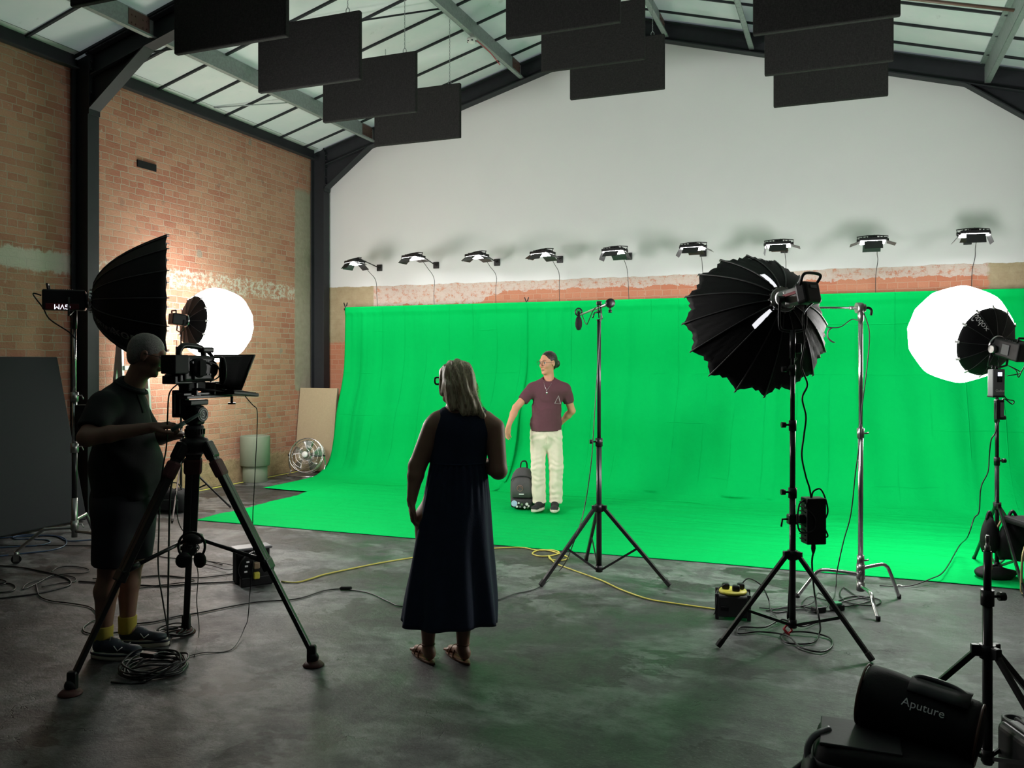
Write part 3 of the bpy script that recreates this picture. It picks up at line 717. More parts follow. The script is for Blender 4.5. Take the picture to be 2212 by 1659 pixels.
def wrap_text(name, txt, size, fn, m, parent, thick=.0015):
    c = bpy.data.curves.new(name, 'FONT'); c.body = txt; c.size = size; c.align_x = 'CENTER'; c.align_y = 'CENTER'
    o = bpy.data.objects.new(name, c); COL.objects.link(o); dg = bpy.context.evaluated_depsgraph_get(); dg.update()
    me = bpy.data.meshes.new_from_object(o.evaluated_get(dg)); me.name = name; bpy.data.objects.remove(o)
    for v in me.vertices: v.co = fn(v.co.x, v.co.y)
    me.materials.clear(); me.materials.append(M[m]); o = bpy.data.objects.new(name, me); COL.objects.link(o)
    o.modifiers.new('thick', 'SOLIDIFY').thickness = thick
    o.parent = parent; o.matrix_parent_inverse = parent_world(parent).inverted(); return o

def lantern(lab, c, hub, R, m, txt, squash=.94):
    c, hub = Vector(c), Vector(hub); ax = (c-hub).normalized(); dist = (c-hub).length
    t = thing('lantern_softbox', lab, 'lantern light', hub, 'glowing lantern softboxes'); n = 12
    Fm = frame(c, z=ax, x=(0, 0, 1)); b = MB(); NT, NS = 26, n*6; V = []
    cone = math.radians(140)      # where the black skirt meets the ball
    def ball(al, th, k=1.0):
        ph = (th*n/(2*PI)) % 1; r = R*k*(1-.025*math.sin(PI*ph)*math.sin(al))
        return Fm @ Vector((r*math.sin(al)*math.cos(th), r*math.sin(al)*math.sin(th), r*math.cos(al)*squash))
    for i in range(1, NT+1):
        al = cone*i/NT; V.append([b.bm.verts.new(ball(al, 2*PI*j/NS)) for j in range(NS)])
    for A, B in zip(V, V[1:]):
        for j in range(NS): f = b.bm.faces.new((A[j], A[(j+1) % NS], B[(j+1) % NS], B[j])); f.smooth = True
    b.bm.faces.new(V[0]); b.build('glowing_cover', m, t)
    b = MB(); hr = .055; rows = []
    rim = lambda th: ball(cone-.05, th, 1.012)
    Fh = frame(hub, z=ax, x=(0, 0, 1))
    def sk(u, th):
        a = rim(th); h = Fh @ Vector((hr*math.cos(th), hr*math.sin(th), 0)); p = h.lerp(a, u); return p+(p-(hub+ax*(p-hub).dot(ax))).normalized()*(.035*math.sin(PI*u))
    V = [[b.bm.verts.new(sk(i/8, 2*PI*j/NS)) for j in range(NS)] for i in range(9)]
    for A, B in zip(V, V[1:]):
        for j in range(NS): f = b.bm.faces.new((A[j], A[(j+1) % NS], B[(j+1) % NS], B[j])); f.smooth = True
    o = b.build('black_skirt', 'softbox_cloth', t); o.modifiers.new('thick', 'SOLIDIFY').thickness = .004
    for k in range(n):
        th = 2*PI*k/n; a = rim(th); Fk = frame(a, z=(a-c), x=ax); bb = MB(); bb.box(a+(a-c).normalized()*.006, (.035, .02, .010), Fk, .003); bb.build('strap_tab', 'white_plastic', t)
        bb = MB(); bb.tube([sk(i/8, th)+(sk(i/8, th)-c).normalized()*.004 for i in range(9)], .0025, 5); bb.build('seam', 'rib_tape', t)
    MB().lathe([(hr*1.3, -.02), (hr*1.4, -.01), (hr*1.4, .006), (hr*1.1, .01)], hub, ax, 24).build('speed_ring', 'chrome', t)
    return t, sk, ax

def lamp_body(t_label, hub, ax, L, W, H, txt=None, cat='studio light', up=Vector((0, 0, 1)), back=.0, trim=None, group=None):
    """lamp head behind a softbox; ax points to the light's front"""
    ax = Vector(ax).normalized(); t = thing('studio_lamp_head', t_label, cat, hub-ax*L*.5)
    R = framex(-ax, up); P = lambda x, y, z: hub + (R @ Vector((x, y, z)))
    b = MB(); b.box(P(.03+L/2, 0, 0), (L, W, H), R, .015, 3)
    for i in range(6): b.box(P(.05+L*.25+i*.016, 0, H/2), (.006, W*.8, .008), R)
    b.cyl(P(0, 0, 0), P(.035, 0, 0), min(W, H)*.45, n=24); b.build('body', 'black_plastic', t)
    b = MB(); b.tube([P(L*.95, -W*.4, H*.45), P(L*.98, -W*.4, H*.75), P(L*.98, W*.4, H*.75), P(L*.95, W*.4, H*.45)], .009, 8); b.build('carry_handle', 'black_plastic', t)
    return t, R, P

def leg_stand(name, lab, c, feet, zc, zs, segs, r=.014, fmat='black_metal', polem='black_metal', brace_t=.62, group=None, cat='stand', foot='cap', knob_side=-1):
    """tripod stand: feet on the floor, collar height zc, spreader height zs, segs [(z0,z1,radius)]"""
    c = Vector(c); t = thing(name, lab, cat, (c.x, c.y, 0), group)
    for i, (z0, z1, rr) in enumerate(segs):
        MB().cyl((c.x, c.y, z0), (c.x, c.y, z1), rr, n=20).build('pole_section', polem, t)
    for (z0, z1, rr), (y0, y1, r2) in zip(segs, segs[1:]):
        b = MB(); b.cyl((c.x, c.y, z1-.05), (c.x, c.y, z1+.012), rr*1.35, n=16); b.build('clamp_collar', 'black_plastic', t)
        b = MB(); d = RIGHT*knob_side; p = Vector((c.x, c.y, z1-.015)); b.cyl(p, p+d*(rr*1.3+.03), .006, n=8); b.cyl(p+d*(rr*1.3+.02), p+d*(rr*1.3+.045), .017, n=10); b.build('knob', 'black_plastic', t)
    b = MB(); b.cyl((c.x, c.y, zc-.03), (c.x, c.y, zc+.025), segs[0][2]*1.6, n=16)
    for f in feet:
        d = (Vector((f[0], f[1], 0))-Vector((c.x, c.y, 0))).normalized(); b.box(c*1+Vector((0, 0, zc-c.z))+d*segs[0][2]*1.9, (.05, .026, .045), framex(d), .004)
    b.build('leg_collar', 'black_plastic', t)
    b = MB(); b.cyl((c.x, c.y, zs-.02), (c.x, c.y, zs+.03), segs[0][2]*1.3, n=14); b.build('spreader_ring', 'black_plastic', t)
    for f in feet:
        f = Vector((f[0], f[1], .012)); d = (Vector((f.x, f.y, 0))-Vector((c.x, c.y, 0))).normalized(); top = Vector((c.x, c.y, zc-.01))+d*(segs[0][2]*1.9+.012)
        b = MB(); u = (f-top); b.box((f+top)/2, (u.length, r*1.6, r*1.9), framex(u), .003); o = b.build('leg', fmat, t)
        b = MB(); b.box(f-u.normalized()*.02+Vector((0, 0, .002)), (.05, r*2.0, r*2.2), framex(u), .005); b.build('rubber_foot', 'rubber', o)
        m = top.lerp(f, brace_t); s = Vector((c.x, c.y, zs))+d*segs[0][2]*1.2; u = m-s
        b = MB(); b.box((m+s)/2, (u.length, .008, .016), framex(u)); b.build('brace', fmat, t)
    return t
def zat(py, d): return EYE+(HY-py)/FPX*d
def tri(c, rad, ang):                       # three feet round a centre
    return [Vector((c.x+rad*math.cos(a), c.y+rad*math.sin(a), 0)) for a in (ang, ang+2*PI/3, ang+4*PI/3)]

# ---- left: 120 cm parabolic softbox on a wheeled stand --------------------
c = at(161, 1200, 7.2); c.z = 0
DL = 7.2
t = thing('rolling_light_stand', 'chrome rolling light stand on castors at the left, carrying the deep black softbox', 'stand', c)
fe = [fl(30, 1218), fl(207, 1178), fl(252, 1222)]
for i, f in enumerate(fe):
    d = (f-c); d.z = 0; L = d.length; d.normalize(); hz = (.27, .33, .24)[i]
    o = MB().tube(crom([c+Vector((0, 0, hz)), c+d*L*.45+Vector((0, 0, hz)), c+d*L*.55+Vector((0, 0, hz-.015)), c+d*(L*.93)+Vector((0, 0, .11)), c+d*(L*.95)+Vector((0, 0, .08))], 4), .0135, 12).build('leg', 'satin_steel', t)
    b = MB(); q = c+d*L*.96; b.cyl(q+Vector((0, 0, .06)), q+Vector((0, 0, .10)), .017, n=10); s = Vector((-d.y, d.x, 0))
    for k in (-1, 1): b.box(q+s*.017*k+Vector((0, 0, .05)), (.04, .004, .06), framex(d))
    b.box(q+d*.03+Vector((0, 0, .075)), (.05, .03, .008), framex(d)); b.build('castor_fork', 'satin_steel', o)
    MB().cyl(q-s*.013+Vector((0, 0, .038)), q+s*.013+Vector((0, 0, .038)), .038, n=20).build('castor_wheel', 'rubber', o)
P = lambda z: Vector((c.x, c.y, z))
MB().cyl(P(.19), P(.52), .024, n=20).build('base_tube', 'satin_steel', t)
MB().cyl(P(.52), P(.95), .022, n=20).build('lower_pole', 'black_metal', t)
MB().cyl(P(.95), P(1.38), .019, n=20).build('middle_pole', 'chrome', t)
MB().cyl(P(1.38), P(2.02), .015, n=20).build('upper_pole', 'chrome', t)
for z in (.30, .95, 1.38):
    b = MB(); b.cyl(P(z-.05), P(z+.03), .031, n=16); b.build('clamp_collar', 'satin_steel', t)
    b = MB(); q = P(z); b.tube([q+RIGHT*.03, q+RIGHT*.06, q+RIGHT*.075+UP*-.03], .006, 6); b.build('lever', 'satin_steel', t)
hub = at(200, 650, DL); axL = (RIGHT*.927+FWD*.374).normalized()
t, Fm, surf = softbox('parabolic_softbox', 'deep black parabolic softbox seen side on at the left, behind the camera operator', hub, axL, UP, .585, .58, 16, .03, .02, 'dome_face', .48, facein=.02, hubr=.07)
def side_text(tt0, th0, flip):
    def f(x, y):
        tt = tt0+x*flip; th = th0+y*flip
        return surf(max(.02, tt), th, .006)
    return f
yr = Fm.to_3x3().transposed() @ (-FWD); tb = math.atan2(yr.y, yr.x)   # theta that faces the camera
sg = 1 if ((Fm.to_3x3().transposed() @ Vector((0, 0, -1))).y*math.cos(tb)) > 0 else 1
def down_theta(k): # theta moved from camera-facing towards the ground by k ribs
    dn = Fm.to_3x3().transposed() @ (Vector((0, 0, -1))); td = math.atan2(dn.y, dn.x); diff = (td-tb+PI) % (2*PI)-PI
    return tb+math.copysign(1, diff)*k*2*PI/16, math.copysign(1, diff)
th, sgn = down_theta(2.05)
wrap_text('brand_print', 'Godox', .17, lambda x, y: surf(.60-x/.75, th+sgn*y/.50, .007), 'grey_print', t)
wrap_text('model_print', 'QR-P120T', .075, lambda x, y: surf(.19-x*(.95 if True else 1)*1.0, th+sgn*y/.36, .007), 'grey_print', t)
t, R, P_ = lamp_body('black and dark red lamp head with glowing letters behind the left parabolic softbox', hub-axL*.02, axL, .32, .14, .17)
M['dark_red'] = mat('dark_red_plastic', (.09, .008, .012), .4)
b = MB(); b.box(P_(.20, 0, -.055), (.25, .145, .05), R, .006); b.build('lower_band', 'dark_red', t)
M['lit_letters'] = emit('lit_letters', (.8, .88, 1), 1.6)
fc = Matrix.Translation(P_(.20, .0745 if (R @ Vector((0, 1, 0))).dot(FWD) < 0 else -.0745, -.058))
yv = -FWD; M3 = frame((0, 0, 0), z=(R @ Vector((0, 1, 0)))*(1 if (R @ Vector((0, 1, 0))).dot(FWD) < 0 else -1), x=(R @ Vector((1, 0, 0))))
xx = M3 @ Vector((1, 0, 0)); vx = xx.dot(RIGHT)
Mt = fc @ (M3 if vx < 0 else M3 @ Matrix.Rotation(PI, 4, 'Z'))
text_mesh('lit_logo', 'GVM', .058, Mt, 'lit_letters', t)
pole_top = Vector((c.x, c.y, 0))
b = MB(); mid = P_(.18, 0, -.08)
ptop = Vector((c.x, c.y, 2.0)); b.tube([P_(.15, .09, .02), P_(.15, .09, -.13), ptop+Vector((0, 0, .10)), P_(.15, -.09, -.13), P_(.15, -.09, .02)], .009, 8); b.cyl(ptop-UP*.06, ptop+UP*.1, .02, n=14); b.build('yoke', 'black_metal', t)
b = MB(); b.tube(crom([P_(.36, 0, .035), P_(.42, 0, .045), at(93, 665, 7.15), at(108, 690, 7.15), at(150, 718, 7.17), at(164, 735, 7.2)], 7), .006, 8); tag(b.build('lamp_cable', 'dark_cable'), 'black cable looping from the back of the lamp head on the rolling stand', 'cable')
# controller box hanging from the stand
q = at(184, 913, 7.15); b = MB(); t = thing('lamp_driver', 'black controller box clamped to the chrome rolling stand', 'power supply', q)
b.box(q, (.13, .10, .30), framex(RIGHT), .008); b.build('housing', 'black_plastic', t)
MB().box(q-FWD*.052, (.09, .004, .20), framex(RIGHT)).build('front_plate', 'black_matte', t)
MB().box(q+RIGHT*.067, (.005, .006, .28), framex(RIGHT)).build('edge_strip', 'satin_steel', t)

# ---- left lantern ----------------------------------------------------------
cL = at(468, 702, 10.3); hL = at(403, 693, 10.0)
t, sk, ax = lantern('glowing white lantern softbox by the left brick wall, behind the video camera', cL, hL, .445, 'lantern_left', 'Godox')
t, R, P_ = lamp_body('small black lamp head of the lantern by the left wall', hL, ax, .17, .12, .13)
cs = at(392, 1083, 10.15); cs.z = 0
MB().tube([P_(.07, .07, 0), P_(.07, .075, -.12), P_(.07, 0, -.14), P_(.07, -.075, -.12), P_(.07, -.07, 0)], .008, 8).build('yoke', 'black_metal', t)
cs = Vector((P_(.07, 0, 0).x, P_(.07, 0, 0).y, 0)); zt = P_(.07, 0, -.14).z
leg_stand('light_stand', 'slim black light stand under the lantern by the left wall', cs, [fl(498, 1098), fl(318, 1082), fl(372, 1130)], .52, .12, [(.08, .95, .014), (.90, 1.45, .012), (1.40, zt, .009)], .010, brace_t=.5, group='light stands')
q = fl(372, 1104); t = thing('shoulder_bag', 'black fabric camera bag on the floor under the left lantern stand', 'bag', q)
b = MB()
rings = []
for z, sx, sy in ((0, .17, .11), (.03, .20, .13), (.12, .20, .13), (.20, .175, .11), (.24, .12, .07), (.25, .05, .03)):
    rings.append([q+RIGHT*(sx*math.copysign(abs(math.cos(a))**.6, math.cos(a)))+FWD*(sy*math.copysign(abs(math.sin(a))**.6, math.sin(a)))+UP*(z+.012*math.sin(3*a)) for a in [2*PI*i/28 for i in range(28)]])
b.loft(rings); b.build('bag_body', 'black_cloth', t)
b = MB(); b.box(q-FWD*.135+UP*.09, (.24, .03, .12), framex(RIGHT), .012); b.build('front_pocket', 'black_cloth', t)
b = MB(); b.tube(crom([q+RIGHT*-.12+UP*.22, q+RIGHT*-.06+UP*.30, q+RIGHT*.06+UP*.31, q+RIGHT*.12+UP*.21], 6), .008, 6); b.build('carry_strap', 'black_nylon', t)

# ---- right lantern -----------------------------------------------------------
cR = at(2073, 722, 6.92); hR = at(2152, 745, 6.56)
t, sk, ax = lantern('big glowing white lantern softbox at the right edge, on a thin black stand', cR, hR, .392, 'lantern_right', 'Godox', .97)
Fh = frame(hR, z=ax, x=(0, 0, 1)); q3 = Fh.to_3x3().transposed() @ (UP*.72-RIGHT*.55-FWD*.35); th0 = math.atan2(q3.y, q3.x)
def st(s0):
    def f(x, y):
        u = .62-y*3.6; p = sk(min(.98, max(.02, u)), th0-x*5.2); return p+(p-cR).normalized()*.006
    return f
wrap_text('brand_print', 'Godox', .075, lambda x, y: (lambda p: p+(p-cR).normalized()*.007)(sk(min(.98, max(.05, .60-x*3.2)), th0-y*5.0)), 'white_print', t)
t, R, P_ = lamp_body('black lamp head of the big lantern at the right edge', hR, ax, .25, .13, .14)
MB().cyl(P_(.06, .07, -.02), P_(.06, .10, -.02), .028, n=20).build('tilt_dial', 'satin_steel', t)
MB().cyl(P_(.06, -.07, -.02), P_(.06, -.10, -.02), .028, n=20).build('tilt_dial', 'satin_steel', t)
MB().box(P_(.16, -.068 if (R @ Vector((0, -1, 0))).dot(FWD) < 0 else .068, 0), (.07, .008, .08), R, .003).build('side_plate', 'grey_plastic', t)
MB().tube([P_(.05, .08, -.02), P_(.05, .085, -.15), P_(.05, 0, -.17), P_(.05, -.085, -.15), P_(.05, -.08, -.02)], .009, 8).build('yoke', 'black_metal', t)
q = P_(.05, 0, -.17); cs = Vector((q.x, q.y, 0))
cs2 = at(2177, 1235, 6.6); cs2.z = 0
leg_stand('light_stand', 'thin black light stand with sandbag at the right edge, under the big lantern', Vector((q.x, q.y, 0)), [fl(2103, 1212), fl(2236, 1216), fl(2215, 1290)], .56, .10, [(.05, .92, .016), (.88, 1.25, .014), (1.2, q.z, .012)], .012, group='light stands', knob_side=1)
sx, sy = q.x, q.y
q = at(2152, 826, 6.45); t = thing('lamp_controller', 'grey lamp controller box with small screen hanging below the right lantern', 'power supply', q)
Rb = framex(RIGHT*1.0+FWD*.15, (RIGHT*.10+UP)); B_ = lambda x, y, z: q+Rb @ Vector((x, y, z))
MB().box(q, (.10, .06, .20), Rb, .006).build('housing', 'grey_plastic', t)
MB().box(B_(0, 0, -.105), (.102, .062, .014), Rb, .002).build('base_cap', 'black_plastic', t)
MB().box(B_(.004, -.031, .04), (.042, .004, .075), Rb, .002).build('control_panel', 'black_matte', t)
MB().box(B_(.004, -.034, .062), (.034, .003, .028), Rb).build('screen', M['lit_letters'], t)
MB().cyl(B_(.004, -.032, .024), B_(.004, -.040, .024), .011, n=16).build('dial', 'black_plastic', t)
text_mesh('brand_print', 'Godox', .026, Matrix.Translation(B_(.008, -.0315, -.062)) @ Rb @ Matrix.Rotation(PI/2, 4, 'X'), 'white_print', t)
b = MB(); b.cyl(B_(-.03, 0, .1), B_(-.03, 0, .13), .008, n=8); b.cyl(B_(.0, 0, .1), B_(.0, 0, .13), .008, n=8); b.build('connector', 'black_plastic', t)
MB().tube([B_(.03, 0, .10), B_(.03, .02, .16), Vector((sx, sy, q.z+.2))], .004, 5).build('hanging_strap', 'black_nylon', t)
q = at(2158, 885, 6.45); t = thing('power_adapter', 'black power brick dangling on the right lantern stand under the grey controller', 'power supply', q)
Rb = framex(RIGHT, (RIGHT*.12+UP)); MB().box(q, (.06, .04, .15), Rb, .005).build('brick', 'black_plastic', t); MB().box(q+Rb @ Vector((.012, -.021, 0)), (.026, .002, .11), Rb).build('rating_label', 'grey_print', t)
b = MB()
b.tube(crom([q+UP*.07, q+UP*.12-RIGHT*.02, at(2165, 850, 6.5), at(2175, 862, 6.5), at(2190, 866, 6.5), at(2186, 873, 6.5), at(2170, 862, 6.5), at(2160, 868, 6.45), q-RIGHT*.03+UP*.05, q-RIGHT*.02-UP*.08], 6), .0045, 6)
b.build('wrapped_cord', 'dark_cable', t)
b = MB(); b.tube(crom([q-UP*.07, at(2150, 935, 6.45), at(2141, 950, 6.45), at(2137, 985, 6.5), at(2134, 1020, 6.5), at(2119, 1053, 6.5), at(2115, 1105, 6.5), at(2104, 1120, 6.5), at(2090, 1160, 6.5), fl(2072, 1205)+UP*.1, fl(2040, 1250)+UP*.06, fl(2010, 1262)+UP*.04, fl(1960, 1270)+UP*.012, fl(1900, 1268)+UP*.01], 5), .0045, 6)
tag(b.build('hanging_cable', 'dark_cable'), 'thin dark cable hanging from the right lantern and trailing over the green cloth', 'cable')
b = MB(); b.tube(crom([P_(.26, 0, .03), P_(.34, 0, .03), at(2208, 800, 6.4), at(2200, 815, 6.4), at(2195, 800, 6.45), at(2178, 790, 6.5), at(2205, 805, 6.45), at(2175, 812, 6.5)], 6), .004, 6); tag(b.build('lamp_cable', 'dark_cable'), 'black cable curling behind the lamp head at the right edge', 'cable')
def sandbag(c, w, h, d, lab, sag=.4, fallen=False):
    t = thing('sandbag', lab, 'sandbag', (c.x, c.y, c.z), 'sandbags'); b = MB(); rings = []
    for i in range(13):
        u = i/12; z = h*u; k = math.sin(PI*min(1, .12+u*.88))**.45 if not fallen else math.sin(PI*(.06+.88*u))**.5
        ww = w*(.55+.45*(1-u)**.8)*k if not fallen else w*k
        rings.append([c+RIGHT*(ww*math.cos(a)*(1+.08*math.sin(3*a+u*4)))+FWD*(d*k*math.sin(a))+UP*(z+.01*math.sin(2*a+5*u)) for a in [2*PI*j/24 for j in range(24)]])
    b.loft(rings); b.build('bag_body', 'black_cloth', t)
    b = MB(); b.tube(crom([c+RIGHT*-w*.3+UP*h*.9, c+UP*(h*1.12), c+RIGHT*w*.3+UP*h*.9], 5), .012, 6); b.build('strap', 'black_nylon', t); return t
p = Vector((sx, sy, 0)); sandbag(p+RIGHT*.09-FWD*.05+UP*.16, .14, .33, .07, 'black sandbag hanging on the legs of the right lantern stand')
sandbag(p-RIGHT*.08-FWD*.04+UP*.22, .075, .27, .06, 'small half of a black sandbag draped over the right lantern stand')
sandbag(fl(2150, 1252), .16, .10, .10, 'black sandbag slumped on the green cloth at the foot of the right lantern stand', fallen=True)

# ---- big octagonal softbox on black stand ------------------------------------
c8 = at(1712, 1385, 5.09); c8.z = 0
leg_stand('heavy_light_stand', 'black tripod light stand carrying the big ribbed softbox seen from behind', c8, [fl(1551, 1400), fl(1884, 1431), fl(1704, 1338)], .515, .10, [(.08, .90, .0185), (.86, 1.30, .0165), (1.28, 1.63, .014), (1.6, 1.84, .011)], .0135, brace_t=.60)
h8 = at(1689, 650, 5.18); ax8 = (RIGHT*-.11+UP*-.29+FWD*.94).normalized()
t, Fm8, surf8 = softbox('octagonal_softbox', 'big black many ribbed softbox seen from behind, right of centre', h8, ax8, UP, .485, .42, 16, .07, .08, 'octa_face', .64, rag=.06, facein=.10, hubr=.062, fr=.74)
# glowing strips laid on the shell imitate lamp light leaking through its slits
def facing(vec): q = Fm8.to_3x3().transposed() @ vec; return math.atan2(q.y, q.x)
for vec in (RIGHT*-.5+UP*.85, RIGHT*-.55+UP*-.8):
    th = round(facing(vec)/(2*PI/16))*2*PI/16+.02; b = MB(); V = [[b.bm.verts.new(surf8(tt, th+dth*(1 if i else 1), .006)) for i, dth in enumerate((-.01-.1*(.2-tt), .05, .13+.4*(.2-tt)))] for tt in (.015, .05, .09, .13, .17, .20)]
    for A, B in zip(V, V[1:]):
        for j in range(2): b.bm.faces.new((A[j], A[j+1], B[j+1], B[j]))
    o = b.build('gap_glow', 'gap_glow', t); o.modifiers.new('thick', 'SOLIDIFY').thickness = .002
tv = facing(RIGHT*.35-UP*.9)
wrap_text('large_print', 'V', .20, lambda x, y: surf8(.50+x*2.2, tv+y*1.3, .007), 'grey_print', t)
wrap_text('small_print', 'softbox', .07, lambda x, y: surf8(.80+x*.6, tv+y*1.8, .007), 'rib_tape', t)
tv2 = facing(RIGHT*.10+UP*.95); wrap_text('top_print', 'Pro II', .10, lambda x, y: surf8(.80-y*1.5, tv2-x*1.7, .007), 'grey_print', t)
bx = (RIGHT*.55-FWD*.75+UP*.20).normalized()
t = thing('studio_lamp_head', 'silver, pink and black lamp head plugged into the back of the big ribbed softbox', 'studio light', h8)
M['pink_plastic'] = mat('pink_plastic', (.70, .22, .25), .4)
Rl = framex(bx); Q = lambda x, y, z: h8+Rl @ Vector((x, y, z))
MB().lathe([(.055, .0), (.058, .01), (.058, .05), (.05, .06), (.02, .062)], h8, bx, 28).build('mount', 'satin_steel', t)
MB().box(Q(.10, 0, 0), (.10, .10, .09), Rl, .006).build('silver_body', 'satin_steel', t)
MB().box(Q(.10, -.052, .012), (.10, .006, .016), Rl).build('pink_stripe', 'pink_plastic', t)
MB().box(Q(.185, 0, -.005), (.08, .15, .13), Rl, .02, 3).build('rear_housing', 'black_plastic', t)
MB().box(Q(.228, 0, .025), (.004, .06, .018), Rl).build('display', 'grey_plastic', t)
MB().tube(crom([Q(.19, -.07, .04), Q(.23, -.085, .085), Q(.24, -.05, .10), Q(.24, .05, .10), Q(.23, .085, .085), Q(.19, .07, .04)], 5), .009, 8).build('carry_handle', 'black_plastic', t)
yk = Vector((c8.x, c8.y, 1.84)); 
MB().tube(crom([yk+RIGHT*-.075+UP*.21, yk+RIGHT*-.078+UP*.04, yk+RIGHT*-.05+UP*.005, yk+RIGHT*.05+UP*.005, yk+RIGHT*.078+UP*.04, yk+RIGHT*.075+UP*.21], 5), .0085, 8).build('yoke', 'black_metal', t)
MB().cyl(yk+RIGHT*-.085+UP*.19, yk+RIGHT*-.05+UP*.19, .022, n=16).build('tilt_knob', 'black_plastic', t)
b = MB(); b.cyl(yk-UP*.16, yk+UP*.01, .018, n=14); b.cyl(yk-UP*.12, yk-UP*.12+RIGHT*.05, .006, n=8); b.box(yk-UP*.10+RIGHT*.035, (.03, .03, .06), framex(RIGHT), .006); b.build('tilt_bracket', 'black_metal', t)
b = MB(); b.tube(crom([Q(.2, .02, -.06), at(1735, 680, 4.95), at(1739, 740, 4.98), at(1731, 790, 5.0), at(1744, 830, 5.02), at(1733, 860, 5.03), at(1741, 900, 5.05), at(1736, 945, 5.05), at(1732, 985, 5.05), at(1741, 1030, 5.05), at(1748, 1052, 5.05), at(1752, 1074, 5.05)], 6), .0055, 8)
tag(b.build('lamp_cable', 'dark_cable'), 'thick black cable running down the stand from the big ribbed softbox', 'cable')
q = at(1757, 1124, 5.05); t = thing('lamp_driver', 'black finned power box clamped to the stand of the big ribbed softbox', 'power supply', q); Rb = framex(RIGHT*1+FWD*.1)
b = MB(); b.box(q, (.118, .09, .27), Rb, .006)
for i in range(9): b.box(q+RIGHT*-.062+UP*(-.11+i*.027), (.012, .07, .006), Rb)
b.build('housing', 'black_plastic', t)
b = MB(); m = q-RIGHT*.07; b.box(m+UP*.01, (.05, .05, .05), Rb, .004); b.box(Vector((c8.x, c8.y, q.z)), (.06, .05, .06), Rb, .008); b.cyl(Vector((c8.x, c8.y, q.z)), m, .012, n=10)
b.tube([Vector((c8.x, c8.y, q.z))-RIGHT*.03, Vector((c8.x, c8.y, q.z))-RIGHT*.06, Vector((c8.x, c8.y, q.z-.045))-RIGHT*.067], .006, 8); b.build('clamp', 'black_metal', t)
b = MB(); b.lathe([(.012, 0), (.014, -.03), (.007, -.06)], q-UP*.135, (0, 0, 1), 12); b.build('plug', 'black_plastic', t)
b = MB(); b.tube(crom([q+UP*.135+RIGHT*-.01, q+UP*.17+RIGHT*.0, q+UP*.185+RIGHT*.04, q+UP*.13+RIGHT*.07, q+UP*.05+RIGHT*.085, q-UP*.02+RIGHT*.06, q-UP*.09+RIGHT*.085, q-UP*.10+RIGHT*.06], 6), .005, 6)
b.tube(crom([q+UP*.12-RIGHT*.05, q+UP*.10-RIGHT*.1-FWD*.05, q+UP*.0-RIGHT*.11-FWD*.05, q-UP*.06-RIGHT*.09-FWD*.05, q-UP*.05-RIGHT*.02-FWD*.05, q+UP*.02-RIGHT*.01-FWD*.05, q+UP*.09-RIGHT*.06-FWD*.05, q+UP*.13-RIGHT*.02], 6), .005, 6); b.build('looped_cord', 'dark_cable', t)
b = MB(); b.tube(crom([q-UP*.19, at(1754, 1215, 5.06), at(1757, 1260, 5.06), at(1762, 1300, 5.0), at(1770, 1340, 4.9), fl(1771, 1375)+UP*.03, fl(1755, 1392)+UP*.01, fl(1700, 1392)+UP*.01, fl(1690, 1372)+UP*.01, fl(1740, 1372)+UP*.02, fl(1790, 1380)+UP*.01, fl(1798, 1398)+UP*.01, fl(1775, 1412)+UP*.01, fl(1730, 1402)+UP*.01, fl(1700, 1380)+UP*.02, fl(1640, 1368)+UP*.01, fl(1595, 1372)+UP*.01, fl(1600, 1358)+UP*.01, fl(1650, 1362)+UP*.02, fl(1690, 1345)+UP*.02, fl(1730, 1360)+UP*.02, fl(1770, 1345)+UP*.01], 7), .0055, 6)
tag(b.build('coiled_cable', 'dark_cable'), 'tangle of black cable on the floor under the big softbox stand', 'cable')
q = fl(1700, 1372); t = thing('cable_tie', 'pink red ribbon tied round the cable tangle under the softbox stand', 'ribbon', q+UP*.02)
b = MB(); b.tube(crom([q+UP*.03-RIGHT*.02, q+UP*.06, q+UP*.03+RIGHT*.03, q+UP*.01, q+UP*.05-RIGHT*.03-FWD*.03, q+UP*.015-FWD*.05], 5), .006, 5); b.build('ribbon', 'red_plastic', t)

# ---- microphone boom stand -----------------------------------------------------
cm = at(1294, 1243, 6.62); cm.z = 0
tm = leg_stand('microphone_stand', 'tall black tripod stand right of the standing man, with a short boom on top', cm, [fl(1168, 1268), fl(1446, 1268), fl(1266, 1213)], .535, .06, [(.05, 1.06, .021), (1.02, 1.98, .015)], .0145, brace_t=.52)
top = Vector((cm.x, cm.y, 1.98))
b = MB(); b.cyl(top, top+UP*.01, .02, n=12); b.tube([top+UP*.01, top+UP*.015+RIGHT*.025, top+UP*.05+RIGHT*.018, top+UP*.14+RIGHT*.012], .006, 6); b.tube([top+UP*.02-RIGHT*.0, top+UP*.14-RIGHT*.01], .005, 6)
b.box(top+UP*.07, (.03, .03, .02), framex(RIGHT), .004); b.tube([top+UP*.07, top+UP*.06-RIGHT*.035, top+UP*.02-RIGHT*.05], .006, 6); b.box(top+UP*.135, (.04, .05, .03), framex(RIGHT), .006); b.build('boom_clamp', 'black_metal', tm)
p0 = at(1318, 655, 6.28); p1 = at(1298, 664, 6.60); p2 = at(1254, 680, 7.7)
t = thing('boom_pole', 'short grey boom pole clamped to the top of the microphone stand', 'boom pole', p1)
MB().cyl(p0, p2, .013, .007, n=14).build('pole', 'satin_steel', t)
u = (p0-p2).normalized(); MB().lathe([(.004, -.03), (.03, -.03), (.034, -.015), (.034, .02), (.02, .03), (.004, .031)], p0, u, 20).build('counterweight', 'black_plastic', t)
